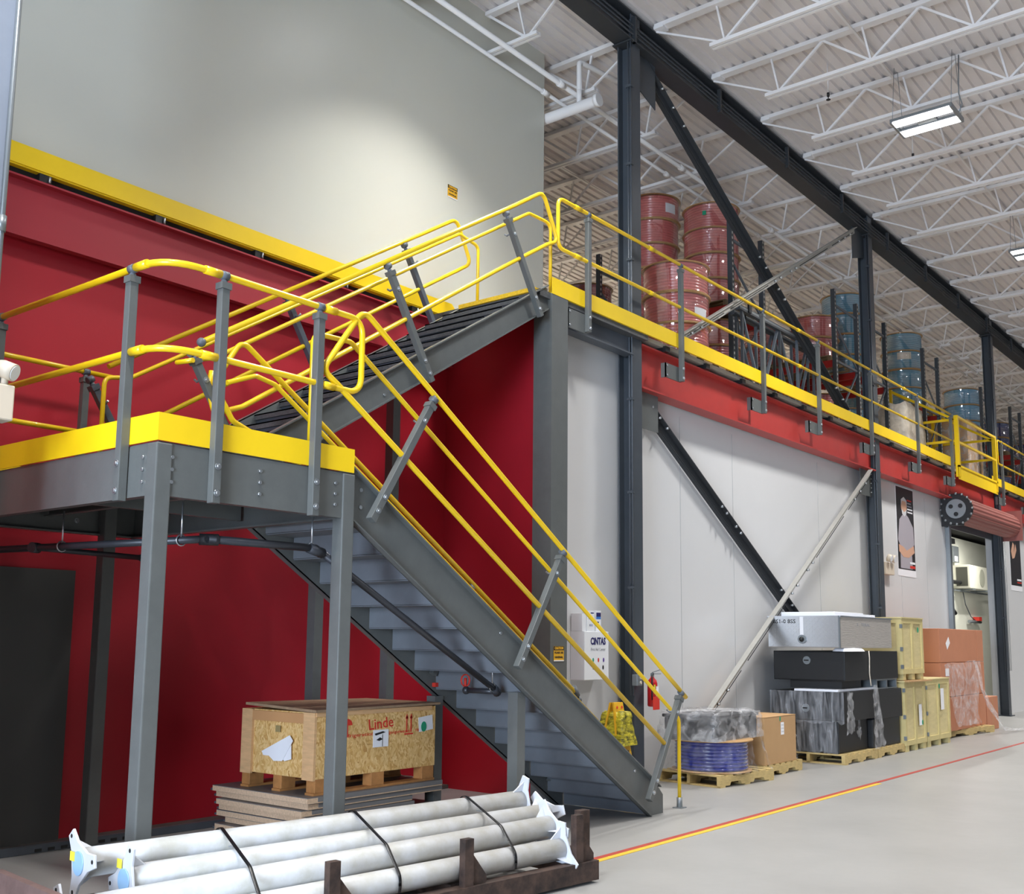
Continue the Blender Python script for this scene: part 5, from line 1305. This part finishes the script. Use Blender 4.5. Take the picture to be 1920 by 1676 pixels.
MB().prism([(fx-.006, 6.61, cz1-.2), (fx-.006, 6.60, cz1-.36), (fx-.006, 6.68, cz1-.38), (fx-.006, 6.74, cz1-.33)], (-.004, 0, 0)).build('folded_paper', PAPER, t)
o = MB().cyl((6.9, 6.9, .025), (7.7, 7.2, .025), .022, 10).build('steel_bar', RUST); tag(o, 'short rusty bar on the floor behind the panel pile', 'bar')

# ================================================================== POLE RACK IN THE FOREGROUND
TH = RAD(-6.5); EX = V((math.cos(TH), math.sin(TH), 0)); EN = V((-math.sin(TH), math.cos(TH), 0)); P0 = V((6.15, 4.25, 0))
def rk(tt, w_, z): return P0-EX*tt+EN*w_+V((0, 0, z))
def rbox(mb, t0, t1, w0, w1, z0, z1):
    return mb.hexa([rk(t0, w0, z0), rk(t1, w0, z0), rk(t1, w1, z0), rk(t0, w1, z0)], [rk(t0, w0, z1), rk(t1, w0, z1), rk(t1, w1, z1), rk(t0, w1, z1)])
t = thing('pole_rack', 'low rusty steel rack carrying the bundle of white poles in the foreground', 'rack', rk(1.8, .4, 0))
rbox(MB(), -.02, 3.6, -.04, .05, .02, .145).build('side_beam', RUST, t); rbox(MB(), -.02, 3.6, .75, .83, .02, .145).build('side_beam', RUST, t)
for tt in (.12, 1.15, 2.1, 3.3): rbox(MB(), tt-.05, tt+.05, .08, .75, .06, .145).build('cross_beam', RUST, t)
for tt in (.16, 1.15, 2.12):
    zt = .455 if tt < 1 else .42
    o = rbox(MB(), tt-.035, tt+.035, -.03, .02, .145, zt).build('stake', RUST, t)
    if tt < .5 or tt > 1: MB().prism([rk(tt-.035, -.01, .15), rk(tt-.16, -.01, .15), rk(tt-.16, -.01, .19), rk(tt-.035, -.01, .34)], EN*.012).build('gusset', RUST, o)
for tt in (.02, .16, 1.15, 2.12): rbox(MB(), tt-.04, tt+.04, .77, .82, .145, .40).build('stake', RUST, t)
rbox(MB(), -.04, .05, .06, .12, .145, .46).build('stake', RUST, t)
rbox(MB(), -.02, .16, .055, .2, .145, .21).build('socket_block', RUST, t)
rbox(MB(), 3.52, 3.56, .0, .83, .10, .45).build('end_plate', RUST2, t)
rbox(MB(), .3, 1.0, .28, .6, .146, .152).build('dunnage_sheet', mat('pale_dunnage', (170, 150, 140), .7), t)
mat('plate_paint', (202, 205, 212), .35)
def pole(label, t0, t1, w_, z, dw=0, dz=0, r=.074, endpl=(True, True), rot=0.0, wrap=True):
    a, b2 = rk(t0, w_, z), rk(t1, w_+dw, z+dz)
    th = thing('steel_pole', label, 'pole', a, 'bundled white poles')
    MB().cyl(a, b2, r, 28).build('tube', WPIPE, th)
    d = (b2-a).normalized()
    for e_, q, s in ((endpl[0], a, -1), (endpl[1], b2, 1)):
        if not e_: continue
        c = q+d*s*.004; up_ = (V((0, 0, 1))*math.cos(rot+.5*s)+EN*math.sin(rot+.5*s)); sd = d.cross(up_)
        k = 1.0; pts = []
        for i in range(3):       # triangular base plate with scalloped sides
            an = 2*math.pi*i/3
            tip = up_*math.cos(an)+sd*math.sin(an); tg = -up_*math.sin(an)+sd*math.cos(an)
            pts += [c+tip*.18-tg*.032, c+tip*.18+tg*.032]
            an2 = an+math.pi/3; mid = up_*math.cos(an2)+sd*math.sin(an2); tg2 = -up_*math.sin(an2)+sd*math.cos(an2)
            pts += [c+mid*.088-tg2*.06, c+mid*.088+tg2*.06]
        pl_ = MB().prism(pts, d*s*.014).build('base_plate', MATS['plate_paint'], th, bevel=.003)
        for i in range(3):
            an = 2*math.pi*i/3; tip = up_*math.cos(an)+sd*math.sin(an)
            MB().cyl(c+tip*.158+d*s*.0135, c+tip*.158+d*s*.0155, .011, 10).build('bolt_hole', DARK, pl_)
            g = c+tip*.07; MB().prism([g, g+tip*.075, g-d*s*.09], sd*.008).build('gusset', MATS['plate_paint'], th)
        if s == 1: MB().cyl(c+d*.015, c+d*.02, .06, 20).build('end_film', BLUEF, th)
    return th
pole('white pole at the back top of the bundle, longest visible one', .10, 3.22, .60, .472, rot=.2)
pole('white pole second from the back, on top of the bundle', .02, 3.06, .425, .392, rot=1.3)
pole('white pole at the front upper side of the bundle', .2, 3.3, .225, .352, dz=-.03, dw=.01, rot=.9, endpl=(True, False))
pole('white pole lowest at the front of the bundle', .22, 3.36, .105, .226, rot=.4, endpl=(True, False), r=.072)
pole('white pole low between the front ones, partly hidden', .6, 3.34, .50, .222, rot=2.0, endpl=(False, True))
pole('white pole at the bottom back of the bundle, mostly hidden', .55, 3.4, .675, .222, rot=.7, endpl=(False, True))
t0_ = ((.62, 'right'), (1.55, 'middle'), (2.45, 'left'))
for tt, nm in t0_:
    P2 = []
    for (w0, z0, rr) in ((.60, .472, .079), (.23, .34, .081), (.105, .226, .079), (.425, .392, .079)):
        P2 += [(w0+rr*math.cos(2*math.pi*q/40), z0+rr*math.sin(2*math.pi*q/40)) for q in range(40)]
    P2 = sorted(P2, reverse=True); up_h = []
    for p in P2:          # upper hull from back to front
        while len(up_h) > 1 and (up_h[-1][0]-up_h[-2][0])*(p[1]-up_h[-2][1])-(up_h[-1][1]-up_h[-2][1])*(p[0]-up_h[-2][0]) <= 0: up_h.pop()
        up_h.append(p)
    pts = up_h+[(.026, .205), (.03, .17)]
    vs = []; fs = []; pw = .011
    for i, (w_, z) in enumerate(pts): vs += [rk(tt-pw+.14*(.6-w_), w_, z+.004), rk(tt+pw+.14*(.6-w_), w_, z+.004)]
    for i in range(len(pts)-1): fs.append((2*i, 2*i+1, 2*i+3, 2*i+2))
    top = len(vs); vs2 = [V(p)+V((0, 0, .003)) for p in vs]; n_ = len(vs)
    mb = MB(); mb.add(list(vs)+vs2, fs+[tuple(j+n_ for j in f[::-1]) for f in fs]+[(2*i, 2*i+2, 2*i+2+n_, 2*i+n_) for i in range(len(pts)-1)]+[(2*i+1+n_, 2*i+3+n_, 2*i+3, 2*i+1) for i in range(len(pts)-1)], True)
    o = thing('strapping_band', '%s black strapping band tied round the white poles' % nm, 'strap', rk(tt, .4, .3), 'bands round the poles')
    mb.build('band', STRAP, o)
    c = rk(tt+.14*(.6-.43), .43, .482); MB().bar(c-EN*.02, c+EN*.02, .026, .008).build('buckle', BOLT, o)
for (tt, w_, z, l, m) in ((3.24, .66, .50, 'left tag', None),): pass
o = quad_on(rk(3.085, .47, .47), -EN, ZX, .05, .045, .003).build('yellow_tag', mat('yellow_tag', (238, 226, 70), .5)); tag(o, 'yellow tag on the nearest white pole base plate', 'tag')
o = quad_on(rk(3.245, .66, .5), -EN, ZX, .05, .045, .003).build('yellow_tag', MATS['yellow_tag']); tag(o, 'yellow tag on the rear white pole base plate', 'tag')
